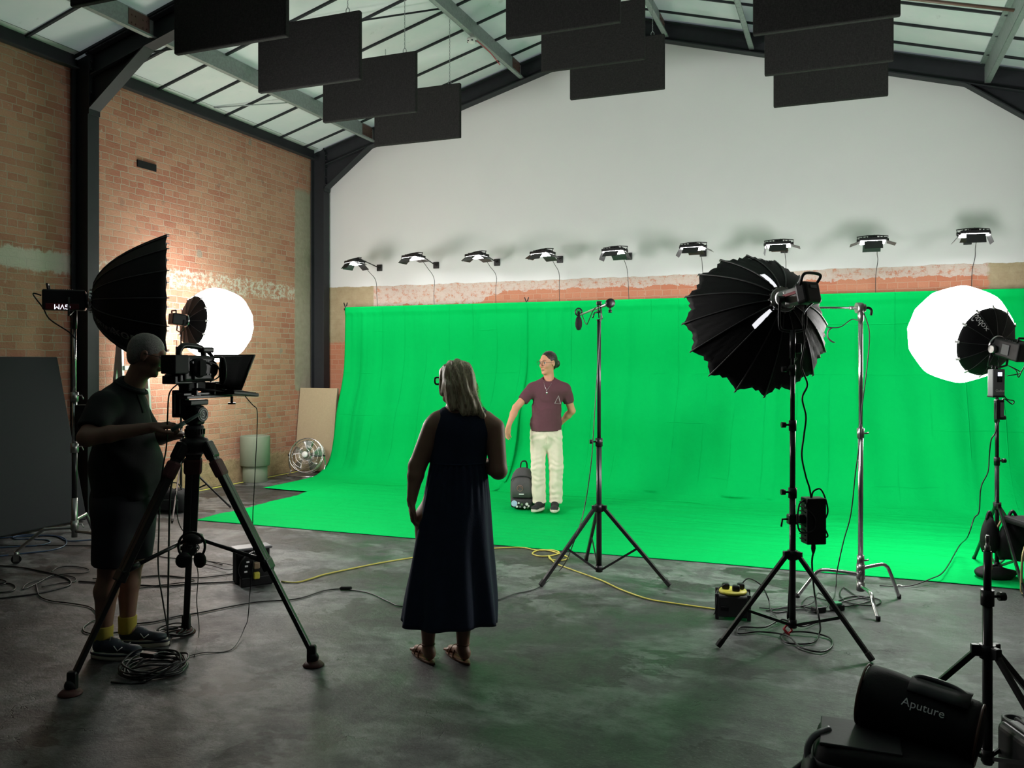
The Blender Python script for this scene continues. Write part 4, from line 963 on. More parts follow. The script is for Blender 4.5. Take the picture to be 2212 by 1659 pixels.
b = MB(); b.cyl(p0-UP*.03, p0-UP*.055, .006, n=8); b.cyl(p0-UP*.05, p0-UP*.07, .013, n=8); b.build('knob', 'black_plastic', t)
q = at(1250, 674, 7.75); t = thing('microphone', 'black foam covered microphone hanging from the boom over the scene', 'microphone', q)
b = MB(); 
for s in (-1, 1): b.tube([q+RIGHT*.03*math.cos(a)*1.0+UP*.034*math.sin(a)+FWD*.012*s for a in [2*PI*i/20 for i in range(20)]], .006, 6, closed=True)
for i in range(8): a = 2*PI*i/8; b.tube([q+RIGHT*.032*math.cos(a)+UP*.034*math.sin(a), q], .003, 4)
b.build('shock_mount', 'black_plastic', t)
b = MB(); b.cyl(q, q-UP*.10, .012, n=12); b.build('microphone_body', 'black_metal', t)
MB().lathe([(.004, -.165), (.018, -.16), (.03, -.13), (.032, -.10), (.026, -.06), (.014, -.04), (.004, -.038)], q, (0, 0, 1), 20).build('foam_windshield', 'black_matte', t)
b = MB(); b.tube(crom([q+RIGHT*.02, at(1266, 700, 7.4), at(1272, 692, 7.2), at(1283, 668, 6.9), at(1297, 665, 6.62), at(1297, 700, 6.58), at(1293, 760, 6.55), at(1284, 900, 6.5), at(1277, 1000, 6.45), at(1262, 1100, 6.4), at(1240, 1170, 6.3), fl(1215, 1230)+UP*.02, fl(1165, 1270)+UP*.006, fl(1110, 1285)+UP*.006, fl(1075, 1298)+UP*.006], 6), .0042, 6)
tag(b.build('microphone_cable', 'dark_cable'), 'thin black microphone cable running down the boom stand to the floor', 'cable')

# ---- chrome C-stand --------------------------------------------------------------
cc = at(1859, 1305, 5.87); cc.z = 0
t = thing('c_stand', 'chrome C-stand with gooseneck legs right of the big ribbed softbox', 'stand', cc)
for i, (px, py) in enumerate(((1723, 1291), (1942, 1293), (1897, 1341))):
    f = fl(px, py); d = f-cc; L = d.length; d.normalize(); h = (.205, .245, .125)[i]
    o = MB().tube(crom([cc+UP*h, cc+d*L*.5+UP*(h+.01), cc+d*L*.66+UP*(h-.005), cc+d*L*.76+UP*(h-.05), f+UP*.012], 6), .0125, 12).build('leg', 'chrome', t)
    MB().cyl(f+UP*.002, f+UP*.03, .0145, n=12).build('leg_cap', 'rubber', o)
    b = MB(); b.cyl(cc+UP*(h-.03), cc+UP*(h+.03), .028, n=18); b.build('leg_socket', 'satin_steel', t)
MB().cyl(cc+UP*.09, cc+UP*.30, .022, n=18).build('base_sleeve', 'satin_steel', t)
MB().cyl(cc+UP*.30, cc+UP*1.20, .0175, n=18).build('lower_pole', 'chrome', t)
MB().cyl(cc+UP*1.18, cc+UP*1.97, .015, n=18).build('upper_pole', 'chrome', t)
for z in (.30, 1.17):
    MB().cyl(cc+UP*(z-.03), cc+UP*(z+.035), .024, n=16).build('clamp_collar', 'satin_steel', t)
    MB().tube([cc+UP*z, cc+UP*z+RIGHT*.04, cc+UP*(z+.004)+RIGHT*.055], .006, 8).build('t_handle', 'satin_steel', t)
g = cc+UP*2.03
b = MB(); b.cyl(g-RIGHT*.03, g+RIGHT*.012, .036, n=22); b.cyl(g+RIGHT*.012, g+RIGHT*.03, .028, n=18); b.cyl(g-UP*.09, g-UP*.02, .02, n=14); b.build('grip_head', 'satin_steel', t)
MB().tube(crom([g+RIGHT*.03, g+RIGHT*.06, g+RIGHT*.075-UP*.02, g+RIGHT*.07-UP*.05], 4), .009, 8).build('grip_handle', 'black_plastic', t)
e = g-RIGHT*.75+FWD*.16+UP*.015
MB().cyl(g-RIGHT*.02, e, .008, n=12).build('extension_arm', 'chrome', t)
MB().cyl(g-RIGHT*.05, g-RIGHT*.075, .013, n=14).build('arm_collar', 'satin_steel', t)
b = MB(); b.tube(crom([g-UP*.09+RIGHT*-.01, at(1840, 690, 5.9), at(1818, 705, 5.9), at(1800, 708, 5.9), at(1777, 703, 5.9), at(1760, 690, 5.95)], 6), .0035, 6); b.tube(crom([at(1797, 708, 5.9), at(1789, 715, 5.9), at(1788, 728, 5.9), at(1796, 737, 5.9), at(1804, 740, 5.9)], 5), [.006]*18+[.004, .003, .002], 6)
tag(b.build('safety_cord', 'dark_cable'), 'black cord with a tied end looping from the C-stand grip to the softbox', 'cable')
b = MB(); b.tube(crom([g+RIGHT*.02-UP*.03, at(1878, 720, 5.82), at(1872, 800, 5.82), at(1862, 880, 5.82), at(1856, 960, 5.8), at(1848, 1020, 5.8), at(1838, 1110, 5.8), at(1822, 1170, 5.8), at(1808, 1235, 5.8), fl(1806, 1280)+UP*.05, fl(1796, 1300)+UP*.01, fl(1750, 1292)+UP*.01, fl(1732, 1310)+UP*.01, fl(1760, 1325)+UP*.01, fl(1790, 1312)+UP*.02, fl(1768, 1290)+UP*.03, fl(1752, 1310)+UP*.02, fl(1690, 1318)+UP*.01, fl(1640, 1316)+UP*.01], 7), .004, 6)
tag(b.build('hanging_cable', 'dark_cable'), 'thin black cable hanging along the chrome C-stand to the floor', 'cable')
b = MB(); b.tube(crom([fl(1655, 1322), fl(1720, 1312), fl(1790, 1322), fl(1812, 1300), fl(1850, 1290), fl(1900, 1298), fl(1890, 1310), fl(1840, 1306), fl(1815, 1290), fl(1822, 1272), fl(1850, 1290), fl(1880, 1300), fl(1830, 1312), fl(1800, 1308), fl(1840, 1298), fl(1885, 1290)], 7), .005, 6); b.bm.verts.ensure_lookup_table()
for v in b.bm.verts: v.co.z += .008
tag(b.build('coiled_cable', 'dark_cable'), 'loose black cable loops on the floor by the feet of the chrome C-stand', 'cable')
for px, py, nm, lab, m2 in ((1768, 1322, 'plug_adapter', 'black power block on the floor between the softbox stand and the C-stand', 'black_plastic'), (1808, 1318, 'plug_adapter', 'small socket block with a green top lying on the floor by the C-stand', 'green_block')):
    if m2 == 'green_block': M[m2] = mat('green_plastic', (.05, .35, .15), .4)
    q = fl(px, py); t = thing(nm, lab, 'power adapter', q); MB().box(q+UP*.02, (.085, .06, .038), framex(RIGHT+FWD*.3), .008).build('block', 'black_plastic', t)
    if m2 == 'green_block': MB().box(q+UP*.047, (.05, .05, .016), framex(RIGHT+FWD*.3), .004).build('green_cover', m2, t)
q = fl(1945, 1268)
b = MB(); b.tube(crom([q-RIGHT*.02, q-RIGHT*.012+FWD*.03, q+RIGHT*.012+FWD*.03, q+RIGHT*.016, q+RIGHT*.004-FWD*.01, q+RIGHT*.03], 5), .004, 6)
for v in b.bm.verts: v.co.z += .006
tag(b.build('cable_hook', 'white_plastic'), 'tiny white hook lying on the floor at the edge of the green cloth', 'hook')

# ---- empty stand at the front right ------------------------------------------------
ce = at(2133, 1600, 3.4); ce.z = 0
f3 = lambda a, d_: ce+RIGHT*a+FWD*d_
t = leg_stand('light_stand', 'empty black light stand at the lower right, without any lamp', ce, [f3(.13, -.50), f3(.50, .20), f3(-.50, .14)], .51, .09, [(.06, .74, .0185), (.70, .905, .0145)], .012, group='light stands', knob_side=1)
MB().lathe([(.011, .905), (.011, .925), (.007, .928), (.007, .945), (.0085, .948), (.0085, .965), (.006, .968)], ce, (0, 0, 1), 14).build('spigot', 'satin_steel', t)
# chair leg at the right edge
q = fl(2206, 1285); M['brass_tube'] = mat('pale_brass_tube', (.55, .45, .25), .35, .6)
t = thing('side_chair', 'pale metal chair leg just showing at the right edge', 'chair', q)
b = MB(); z0 = .012; b.tube(crom([q+RIGHT*.10+FWD*.02+UP*.46, q+RIGHT*.015+UP*.30, q+UP*.06, q+RIGHT*.01+UP*.02, q+RIGHT*.05+UP*z0-FWD*.02, q+RIGHT*.45+UP*z0-FWD*.02], 6), .009, 10)
b.tube(crom([q+RIGHT*.10+FWD*.42+UP*.46, q+RIGHT*.02+FWD*.40+UP*.3, q+FWD*.38+UP*.06, q+FWD*.38+RIGHT*.02+UP*z0, q+FWD*.38+RIGHT*.45+UP*z0], 6), .009, 10); b.build('leg_frame', 'brass_tube', t)
MB().box(q+RIGHT*.31+FWD*.2+UP*.47, (.42, .44, .05), framex(RIGHT), .02).build('seat', 'black_cloth', t)
MB().box(q+RIGHT*.50+FWD*.2+UP*.72, (.04, .42, .45), framex(RIGHT), .015).build('backrest', 'black_cloth', t)
# ================================================================== VIDEO CAMERA ON ITS TRIPOD
M['carbon'] = mat('carbon_leg', (.010, .011, .012), .4)
M['pad_red'] = mat('tripod_pad', (.09, .03, .03), .7)
F1, F2, F3 = fl(152, 1500), fl(677, 1438), fl(402, 1366)
ct = at(417, 1300, 4.72); ct.z = 0; zb = 1.22
tt = thing('camera_tripod', 'large black video tripod with red feet, left of centre', 'tripod', ct)
topc = Vector((ct.x, ct.y, zb))+RIGHT*.01
for f in (F1, F2, F3):
    d = (f-ct); d.z = 0; d.normalize(); s_ = Vector((-d.y, d.x, 0)); a = topc+d*.075-UP*.03; f2 = f+UP*.075-d*.01; u = f2-a
    R = framex(u, d)
    b = MB(); L1 = u.length*.60
    for k in (-1, 1): b.box(a+u.normalized()*(L1/2)+s_*k*.0185, (L1, .040, .034), framex(u, d), .006)
    b.box(a+u.normalized()*(L1-.03), (.06, .085, .045), framex(u, d), .008); leg = b.build('leg', 'carbon', tt)
    b = MB(); b.box(a+u.normalized()*(L1+(u.length-L1)/2-.05), (u.length-L1+.1, .036, .026), framex(u, d), .006); b.build('lower_tube', 'carbon', leg)
    b = MB(); b.box(a+u.normalized()*.13, (.10, .098, .05), framex(u, d), .015); b.build('leg_pad', 'pad_red', leg)
    b = MB(); b.box(a+u.normalized()*.02, (.10, .09, .05), framex(u, d), .012); b.build('leg_hinge', 'black_plastic', leg)
    b = MB(); b.box(f2-UP*.01, (.05, .04, .10), framex(RIGHT), .012); b.sphere(f+UP*.045, .03, 12); b.build('foot_joint', 'black_plastic', leg)
    b = MB(); b.lathe([(.055, 0), (.058, .006), (.045, .02), (.02, .032), (.004, .034)], f, (0, 0, 1), 22); b.build('foot_pad', 'red_oxide' if 'red_oxide' in M else M.setdefault('red_oxide', mat('dull_red_rubber', (.09, .03, .025), .6)), leg)
    m = a+u*.56; c0 = Vector((ct.x, ct.y, .685))
    b = MB(); b.cyl(c0+d*.03, m, .011, n=10); b.cyl(m-(m-c0).normalized()*.09, m-(m-c0).normalized()*.02, .016, n=10); b.cyl(m-s_*.05, m+s_*.05, .014, n=8); b.build('spreader_arm', 'black_metal', tt)
b = MB(); b.lathe([(.02, -.03), (.05, -.025), (.055, 0), (.05, .02), (.03, .03)], Vector((ct.x, ct.y, .685)), n=18); b.build('spreader_hub', 'black_plastic', tt)
b = MB(); b.lathe([(.045, -.07), (.070, -.05), (.080, -.01), (.068, .015), (.055, .02), (.045, .03)], topc, n=28)
b.build('bowl', 'black_plastic', tt)
b = MB(); b.lathe([(.048, .02), (.050, .03), (.048, .085), (.04, .09)], topc, n=28)
for i in range(20): a = 2*PI*i/20; b.box(topc+Vector((.050*math.cos(a), .050*math.sin(a), .055)), (.008, .005, .03), Matrix.Rotation(a, 3, 'Z'))
b.build('fluid_head_base', 'black_plastic', tt)
# rig frame: x forward (towards the set), y left, z up
cdir = (RIGHT*.38+FWD*.925).normalized(); cs_ = Vector((-cdir.y, cdir.x, 0)); h0 = topc+UP*.09
C = lambda x, y, z: h0+cdir*x+cs_*y+UP*z
Rc = framex(cdir)
b = MB(); b.box(C(0, 0, .055), (.08, .09, .11), Rc, .02, 3); b.box(C(0, 0, .125), (.14, .07, .03), Rc, .006)
b.cyl(C(0, -.058, .06), C(0, .058, .06), .040, n=26); b.build('fluid_head', 'black_plastic', tt)
Fo = frame(C(0, -.0595, .06), z=-cs_, x=cdir); b = MB()
b.tube([Fo @ Vector((.028*math.cos(a), .028*math.sin(a), 0)) for a in [2*PI*i/28 for i in range(28)]], .003, 5, closed=True)
b.build('logo_ring', 'white_print', tt)
text_mesh('logo_mark', 'S', .045, Fo, 'white_print', tt)
hn0, hn1 = at(432, 894, 4.60), at(378, 925, 4.58)
M.setdefault('green_grey', mat('grey_green_grip', (.10, .16, .13), .5)); MB().cyl(hn0, hn1, .0085, .008, n=12).build('pan_handle', 'green_grey', tt)
MB().cyl(hn0.lerp(hn1, .6), hn1+(hn1-hn0).normalized()*.02, .012, n=12).build('pan_grip', M.setdefault('green_grey', mat('grey_green_grip', (.10, .16, .13), .5)), tt)
# teleprompter base
t = thing('teleprompter', 'black teleprompter with cloth hood and flat screen mounted under the video camera', 'teleprompter', C(.1, 0, .15))
b = MB(); b.box(C(.09, 0, .155), (.36, .06, .016), Rc, .003); b.box(C(.0, 0, .172), (.22, .05, .014), Rc, .003); b.build('base_plate', 'black_metal', t)
b = MB()
for y in (-.045, .045): b.cyl(C(-.05, y, .20), C(.34, y, .175), .0075, n=10)
b.build('rods', 'black_metal', t)
b = MB()
for x in (-.03, .11, .20): b.box(C(x, 0, .20), (.014, .09, .07), Rc, .003)
b.build('rod_bracket', 'black_metal', t)
b = MB(); b.cyl(C(.24, -.05, .15), C(.24, -.05, .11), .008, n=8); b.cyl(C(.24, -.05, .115), C(.24, -.05, .105), .022, n=12); b.build('lock_knob', 'black_metal', t)
b = MB(); b.box(C(.285, 0, .165), (.22, .24, .020), framex(cdir-UP*.10), .005); b.build('screen_tablet', 'black_plastic', t)
MB().box(C(.285, 0, .178), (.20, .21, .003), framex(cdir-UP*.10)).build('screen_glass', 'glass_dark', t)
# hood: small rear frame to big slanted front frame
def rect(x, hy, z0, z1, dx=0): return [C(x, -hy, z0), C(x, hy, z0), C(x+dx, hy, z1), C(x+dx, -hy, z1)]
b = MB(); back, frnt = rect(.115, .075, .225, .375), rect(.205, .145, .195, .385, .115)
nseg = 8; ringsH = []
for i in range(nseg+1):
    u = i/nseg; q4 = [back[k].lerp(frnt[k], u) for k in range(4)]; r = []
    for k in range(4):
        for j in range(4):
            p = q4[k].lerp(q4[(k+1) % 4], j/4); cc_ = sum(q4, Vector())/4; p = p.lerp(cc_, .06*math.sin(PI*u)*(1 if j else 0)*(1+.4*math.sin(i*2+k))); r.append(p)
    ringsH.append(r)
b.loft(ringsH, caps=False, smooth=True); o = b.build('cloth_hood', 'black_cloth', t); o.modifiers.new('thick', 'SOLIDIFY').thickness = .003
b = MB(); b.tube(frnt, .008, 6, closed=True); b.tube(back, .006, 6, closed=True); b.build('hood_frame', 'black_metal', t)
b = MB(); b.lathe([(.004, -.005), (.075, -.005), (.078, .0), (.075, .006), (.004, .007)], C(.135, -.075, .30), (cdir*.80-cs_*.60), 28); b.build('round_cover', 'black_plastic', t)
# video camera
t = thing('video_camera', 'black professional video camera with top handle and eyepiece box on the tripod', 'camera', C(0, 0, .24))
b = MB(); b.box(C(-.03, 0, .31), (.24, .13, .14), Rc, .018, 3); b.box(C(-.01, -.068, .30), (.16, .02, .10), Rc, .008); b.box(C(-.09, 0, .262), (.16, .11, .045), Rc, .008)
b.build('body', 'black_plastic', t)
b = MB(); b.sphere(C(-.05, -.075, .315), .055, 18, (1, .42, 1), Rc); b.box(C(-.05, -.10, .315), (.05, .01, .085), Rc, .004); b.build('side_grip', 'black_matte', t)
for i, (x, z) in enumerate(((-.10, .345), (-.085, .345), (-.07, .35), (.0, .35), (.015, .35), (.03, .34), (.01, .28), (.03, .28))): MB().cyl(C(x, -.066, z), C(x, -.082, z), .006, n=8).build('button', 'grey_plastic', t)
MB().cyl(C(.07, 0, .31), C(.125, 0, .31), .052, n=28).build('lens', 'black_metal', t)
b = MB(); b.box(C(-.185, -.035, .335), (.10, .10, .10), Rc, .006); b.build('eyepiece_box', M.setdefault('dark_grey_plastic', mat('dark_grey_plastic', (.008, .008, .009), .6, spec=.25)), t)
b = MB(); b.box(C(-.13, -.03, .335), (.05, .08, .09), Rc, .01); b.build('eyepiece_joint', 'black_plastic', t)
b = MB(); b.box(C(-.13, 0, .252), (.13, .09, .045), Rc, .005); b.build('battery', 'black_plastic', t)
b = MB(); b.tube(crom([C(-.115, 0, .37), C(-.12, 0, .40), C(-.09, 0, .435), C(-.02, 0, .435), C(.045, 0, .425), C(.065, 0, .40), C(.07, 0, .37)], 6), .016, 10); b.box(C(.0, 0, .375), (.18, .045, .018), Rc, .004); b.build('top_handle', 'black_plastic', t)
b = MB(); b.box(C(.085, 0, .415), (.09, .045, .03), Rc, .008); b.tube([C(.10, 0, .405), C(.13, 0, .385), C(.12, -.02, .365), C(.10, -.03, .375)], .01, 8); b.build('handle_mount', 'black_plastic', t)
b = MB(); b.box(C(-.02, 0, .215), (.13, .07, .05), Rc, .004)
for i in range(4): b.box(C(-.02, -.036, .20+.012*i), (.12, .004, .004), Rc)
b.build('riser_plate', 'dark_grey_plastic', t)
b = MB(); b.tube(crom([C(-.02, -.09, .35), C(.06, -.10, .33), C(.09, -.09, .27), C(.02, -.09, .24)], 6), .004, 6); b.build('short_lead', 'dark_cable', t)
# receivers with aerials, side box
q = at(390, 872, 4.70); t = thing('battery_plate', 'tall black battery box hanging behind the tripod head', 'battery', q)
b = MB(); b.box(q, (.075, .06, .15), framex(RIGHT), .006); b.build('box', 'black_plastic', t)
b = MB(); b.box(q-FWD*.032+RIGHT*.01, (.006, .004, .11), framex(RIGHT)); b.box(q-FWD*.032-RIGHT*.018, (.006, .004, .11), framex(RIGHT)); b.build('slot', 'satin_steel', t)
b = MB(); b.cyl(q+UP*.07+RIGHT*.01, C(-.10, .03, .25), .008, n=8); b.build('mount_post', 'satin_steel', t)
q = at(386, 760, 4.82); t = thing('radio_receiver', 'small black radio receiver with two thin aerials beside the camera handle', 'receiver', q)
b = MB(); b.box(q, (.03, .02, .06), framex(RIGHT), .004); b.build('box', 'black_plastic', t)
b = MB(); b.tube([q+UP*.03-RIGHT*.01, q+UP*.065-RIGHT*.012, q+UP*.06-RIGHT*.03], .0016, 4); b.tube([q+UP*.03+RIGHT*.03, q+UP*.09+RIGHT*.032], .0016, 4); b.tube([q+UP*.05+RIGHT*.032, q+UP*.065+RIGHT*.018], .0016, 4); b.build('aerial', 'black_plastic', t)
# hanging cables of the rig
cabs = [([C(.39, 0, .165), at(545, 874, 4.9), at(554, 882, 4.9), at(556, 900, 4.9), at(555, 940, 4.9), at(552, 1000, 4.88), at(549, 1060, 4.86), at(546, 1120, 4.85), at(547, 1200, 4.84), at(540, 1280, 4.82), at(536, 1330, 4.8), fl(530, 1370)+UP*.05, fl(500, 1405)+UP*.006, fl(440, 1412)+UP*.006, fl(405, 1420)+UP*.006], 'thin cable falling from the front of the teleprompter screen to the floor', .0028),
        ([C(-.17, -.04, .23), at(366, 850, 4.66), at(362, 900, 4.66), at(360, 960, 4.66), at(352, 1010, 4.6), at(346, 1060, 4.6), at(343, 1150, 4.6), at(342, 1230, 4.6), at(352, 1300, 4.6), fl(366, 1392)+UP*.02, fl(372, 1440)+UP*.006], 'black cable hanging from the camera behind the man\'s hands', .004),
        ([at(397, 940, 4.75), at(385, 1000, 4.75), at(372, 1040, 4.72), at(367, 1080, 4.7), at(365, 1160, 4.7), at(363, 1290, 4.7), fl(361, 1382)+UP*.02, fl(350, 1425)+UP*.006], 'straight black cable hanging from the tripod head to the floor coil', .005),
        ([at(380, 1060, 5.0), at(384, 1120, 5.0), at(398, 1150, 5.0), at(430, 1180, 4.95), at(420, 1200, 4.9), at(428, 1240, 4.9), at(425, 1300, 4.9), fl(430, 1370)+UP*.02, fl(420, 1420)+UP*.006], 'thin cable tangled round the middle of the camera tripod', .0028)]
for pts, lab, r in cabs:
    tag(MB().tube(crom(pts, 7), r, 6).build('hanging_cable', 'dark_cable'), lab, 'cable')
# headphones on the spreader
q = at(414, 1188, 4.62); t = thing('headphones', 'black headphones hung on the spreader of the camera tripod', 'headphones', q)
b = MB(); b.tube([q+RIGHT*.072*math.cos(a)+UP*(.02+.075*math.sin(a)) for a in [PI*(-.25+1.5*i/20) for i in range(21)]], .007, 8); b.build('headband', 'black_plastic', t)
for k in (-1, 1):
    e = q+RIGHT*.045*k-UP*.055; MB().lathe([(.004, -.018), (.038, -.015), (.042, 0), (.036, .016), (.004, .018)], e, (FWD+RIGHT*k*.8), 20).build('ear_cup', 'black_matte', t)

# ================================================================== CABLES AND REELS ON THE FLOOR
def floor_cable(pts, lab, m='dark_cable', r=.005, cat='cable', wob=0.0, h=.007, k=7):
    P3 = [fl(x, y)+UP*(h if len(p) < 3 else p[2]) for p in pts for x, y in [p[:2]]]
    return tag(MB().tube(crom(P3, k), r, 6).build('floor_cable', m), lab, cat)
floor_cable([(-30, 1165), (60, 1160), (110, 1158), (140, 1165), (140, 1180), (110, 1190), (60, 1196), (-30, 1206)], 'blue cable looping on the floor behind the wheeled stand', 'blue_cable', .006)
floor_cable([(-30, 1186), (40, 1182), (80, 1180), (107, 1174), (100, 1168), (60, 1166), (34, 1166), (30, 1161), (60, 1157), (120, 1160), (146, 1170), (190, 1168), (225, 1165)], 'second blue cable curling beside the left castor', 'blue_cable', .006)
floor_cable([(-30, 1178), (40, 1180), (130, 1180), (230, 1181), (300, 1182)], 'straight dark cable running along the floor past the castors', r=.004)
floor_cable([(-30, 1222), (40, 1227), (90, 1236), (130, 1246), (150, 1255), (150, 1266), (120, 1275), (80, 1284), (40, 1290), (-30, 1298)], 'dark cable entering at the left edge and bending back', r=.006)
floor_cable([(112, 1236), (125, 1228), (150, 1225), (180, 1228), (193, 1234), (180, 1240), (150, 1241), (130, 1243), (110, 1246), (80, 1262), (50, 1275), (60, 1262), (100, 1252), (140, 1246), (162, 1250), (160, 1259), (130, 1262), (90, 1270)], 'loose dark loops of cable on the floor at the left', r=.004)
floor_cable([(-30, 1250), (10, 1256), (8, 1264), (-30, 1268)], 'small cable loop cut by the left edge', r=.005)
floor_cable([(-30, 1266), (15, 1262), (32, 1268), (28, 1278), (0, 1282), (-30, 1283)], 'thick cable loop at the left edge of the floor', r=.006)
floor_cable([(78, 1262), (80, 1276), (86, 1290), (110, 1300), (150, 1305), (190, 1312), (205, 1322), (210, 1338), (195, 1346), (180, 1358), (185, 1368), (215, 1372), (260, 1368)], 'thin cable winding towards the camera operator\'s feet', r=.0045)
floor_cable([(200, 1252), (280, 1248), (340, 1247), (420, 1250), (470, 1246), (512, 1240)], 'dark cable leading to the left socket reel', r=.0045)
floor_cable([(170, 1258), (240, 1262), (300, 1266), (360, 1268), (430, 1262), (520, 1258)], 'dark cable lying behind the tripod leg', r=.006)
floor_cable([(290, 1272), (284, 1262), (300, 1250), (340, 1245), (390, 1248), (420, 1256), (380, 1262), (330, 1268), (300, 1273), (290, 1270)], 'oval loop of black cable behind the operator\'s knees', r=.004)
floor_cable([(430, 1222), (460, 1228), (490, 1236), (510, 1232), (522, 1222)], 'short lead plugged into the left socket reel', r=.0035, h=.02)
floor_cable([(440, 1216), (480, 1222), (510, 1228), (524, 1232)], 'second short lead beside the left socket reel', r=.0035, h=.02)
floor_cable([(300, 1192), (340, 1203), (380, 1208), (430, 1210), (480, 1222)], 'dark cable crossing behind the camera tripod', r=.0045)
floor_cable([(258, 1352), (330, 1346), (380, 1334), (430, 1326), (500, 1312), (560, 1302), (640, 1296), (700, 1278), (738, 1274)], 'blue black cable running from the tripod to the plug in the middle of the floor', r=.005)
floor_cable([(755, 1276), (800, 1284), (840, 1302), (870, 1312), (960, 1312), (1040, 1302), (1075, 1298)], 'black cable running from the plug past the woman\'s feet', r=.005)
q = fl(747, 1275); t = thing('cable_connector', 'black cable connector lying in the middle of the floor', 'connector', q)
MB().box(q+UP*.015, (.09, .03, .026), framex(RIGHT), .01).build('shell', 'black_plastic', t)
def coil(px, py, rx, ry, n, lab, r=.005, seed=0, m='dark_cable'):
    rnd = random.Random(seed); c = fl(px, py); pts = []
    for i in range(n*14):
        a = 2*PI*i/14; k = 1-.28*rnd.random()*.5-.18*math.sin(a*.37+seed); pts.append(c+RIGHT*(rx*k*math.cos(a)+.01*rnd.random())+FWD*(ry*k*math.sin(a)+.01*rnd.random())+UP*(.006+.008*(i/14)*(.6+.4*math.sin(a*1.7))))
    pts += [c+RIGHT*rx*.2-FWD*ry*1.25+UP*.006, c-RIGHT*rx*.9-FWD*ry*1.2+UP*.006]
    return tag(MB().tube(crom(pts, 3), r, 6).build('cable_coil', m), lab, 'cable coil')
coil(332, 1447, .155, .16, 9, 'coil of black cable lying on the floor in front of the operator\'s shoes', .0055, 3)
coil(370, 1371, .105, .09, 5, 'smaller cable coil beside the rear foot of the tripod', .0045, 8)
q = fl(322, 1438); t = thing('cable_connector', 'black connector resting on the cable coil in the foreground', 'connector', q)
MB().box(q+UP*.06, (.09, .045, .025), framex(RIGHT-FWD*.3), .006).build('shell', 'black_plastic', t)
# yellow mains cable
floor_cable([(608, 1258), (640, 1260), (672, 1252), (700, 1243), (760, 1230), (820, 1218), (874, 1209), (960, 1196), (1040, 1188), (1120, 1184), (1160, 1190), (1195, 1190), (1208, 1196), (1190, 1202), (1165, 1203), (1150, 1197), (1165, 1190), (1190, 1192), (1226, 1205), (1215, 1212), (1190, 1210), (1185, 1202)], 'yellow mains cable running from the left reel past the woman to a loose loop', 'yellow_cable', .006)
floor_cable([(1185, 1202), (1200, 1218), (1240, 1234), (1300, 1256), (1340, 1275), (1400, 1296), (1460, 1306), (1545, 1318)], 'yellow mains cable running from the loop to the right reel', 'yellow_cable', .006)
# left reel: round socket reel standing on its side with a plastic tub
q = fl(560, 1262); t = thing('cable_reel', 'black cable reel with brown and yellow plugs standing behind the tripod leg', 'cable reel', q)
b = MB(); d = RIGHT*.55-FWD*.84; s_ = Vector((-d.y, d.x, 0)); c = q-RIGHT*.03+UP*.125
b.lathe([(.005, -.02), (.125, -.02), (.13, -.012), (.13, .012), (.12, .02), (.005, .022)], c+d*.03, d, 36); b.box(c-UP*.09+d*.03, (.24, .05, .07), framex(s_), .008); b.build('front_disc', 'black_plastic', t)
b = MB(); b.lathe([(.10, -.10), (.10, .0)], c, d, 30); b.build('cable_drum', 'dark_cable', t)
b = MB(); b.box(c-d*.10+UP*.005, (.25, .12, .25), framex(s_), .012); b.build('frame_tub', 'dark_grey_plastic', t)
b = MB(); b.box(c-d*.10+UP*.135, (.28, .15, .02), framex(s_), .008); b.build('tub_rim', 'grey_plastic', t)
for k, (dy, mm, nm) in enumerate(((.03, M.setdefault('brown_plastic', mat('brown_plug', (.28, .20, .12), .5)), 'brown_plug'), (-.045, M['yellow_plastic'], 'yellow_plug'))):
    MB().box(c+d*.065+UP*dy+s_*-.01, (.045, .03, .05), framex(s_), .008).build(nm, mm, t)
for dy, dz in ((-.08, .03), (-.085, -.01), (-.07, .06)): MB().box(c+d*.053+s_*-dy*-1+UP*dz, (.022, .005, .012), framex(s_)).build('socket_slot', 'white_print', t)
MB().box(c-d*.10+s_*.127, (.003, .05, .05), framex(s_)).build('sticker', 'white_plastic', t)
# right reel
q = fl(1583, 1332); t = thing('cable_reel', 'square cable reel with round yellow top by the right softbox stand', 'cable reel', q)
Rr = framex(RIGHT+FWD*-.25); RR = lambda x, y, z: q+Rr @ Vector((x, y, z))
b = MB(); b.box(RR(0, 0, .085), (.21, .17, .14), Rr, .012)
for x in (-.1, .1):
    for y in (-.08, .08): b.box(RR(x, y, .085), (.025, .025, .165), Rr, .005)
b.build('frame', M.setdefault('reel_grey', mat('reel_grey', (.05, .05, .052), .5)), t)
MB().lathe([(.005, 0), (.085, 0), (.09, .008), (.085, .018), (.005, .02)], RR(0, 0, .158), (0, 0, 1), 32).build('top_disc', 'yellow_plastic', t)
MB().lathe([(.005, 0), (.05, 0), (.05, .008), (.005, .009)], RR(.105, 0, .075), Rr @ Vector((1, 0, 0)), 24).build('side_disc', 'yellow_plastic', t)
for x, y in ((-.045, .01), (.02, -.03), (.05, .03)): MB().box(RR(x, y, .195), (.05, .045, .04), Rr, .012).build('black_plug', 'black_plastic', t)
b = MB(); b.box(RR(-.05, -.088, .07), (.05, .01, .03), Rr, .003); b.build('latch', 'black_plastic', t)
b = MB(); b.tube(crom([RR(.05, .03, .20), RR(.10, .06, .24), RR(.18, .06, .20), fl(1660, 1310)+UP*.05, fl(1670, 1325)+UP*.008, fl(1720, 1320)+UP*.008, fl(1760, 1322)+UP*.012], 6), .0045, 6); tag(b.build('floor_cable', 'dark_cable'), 'black lead arching out of the top of the right reel', 'cable')
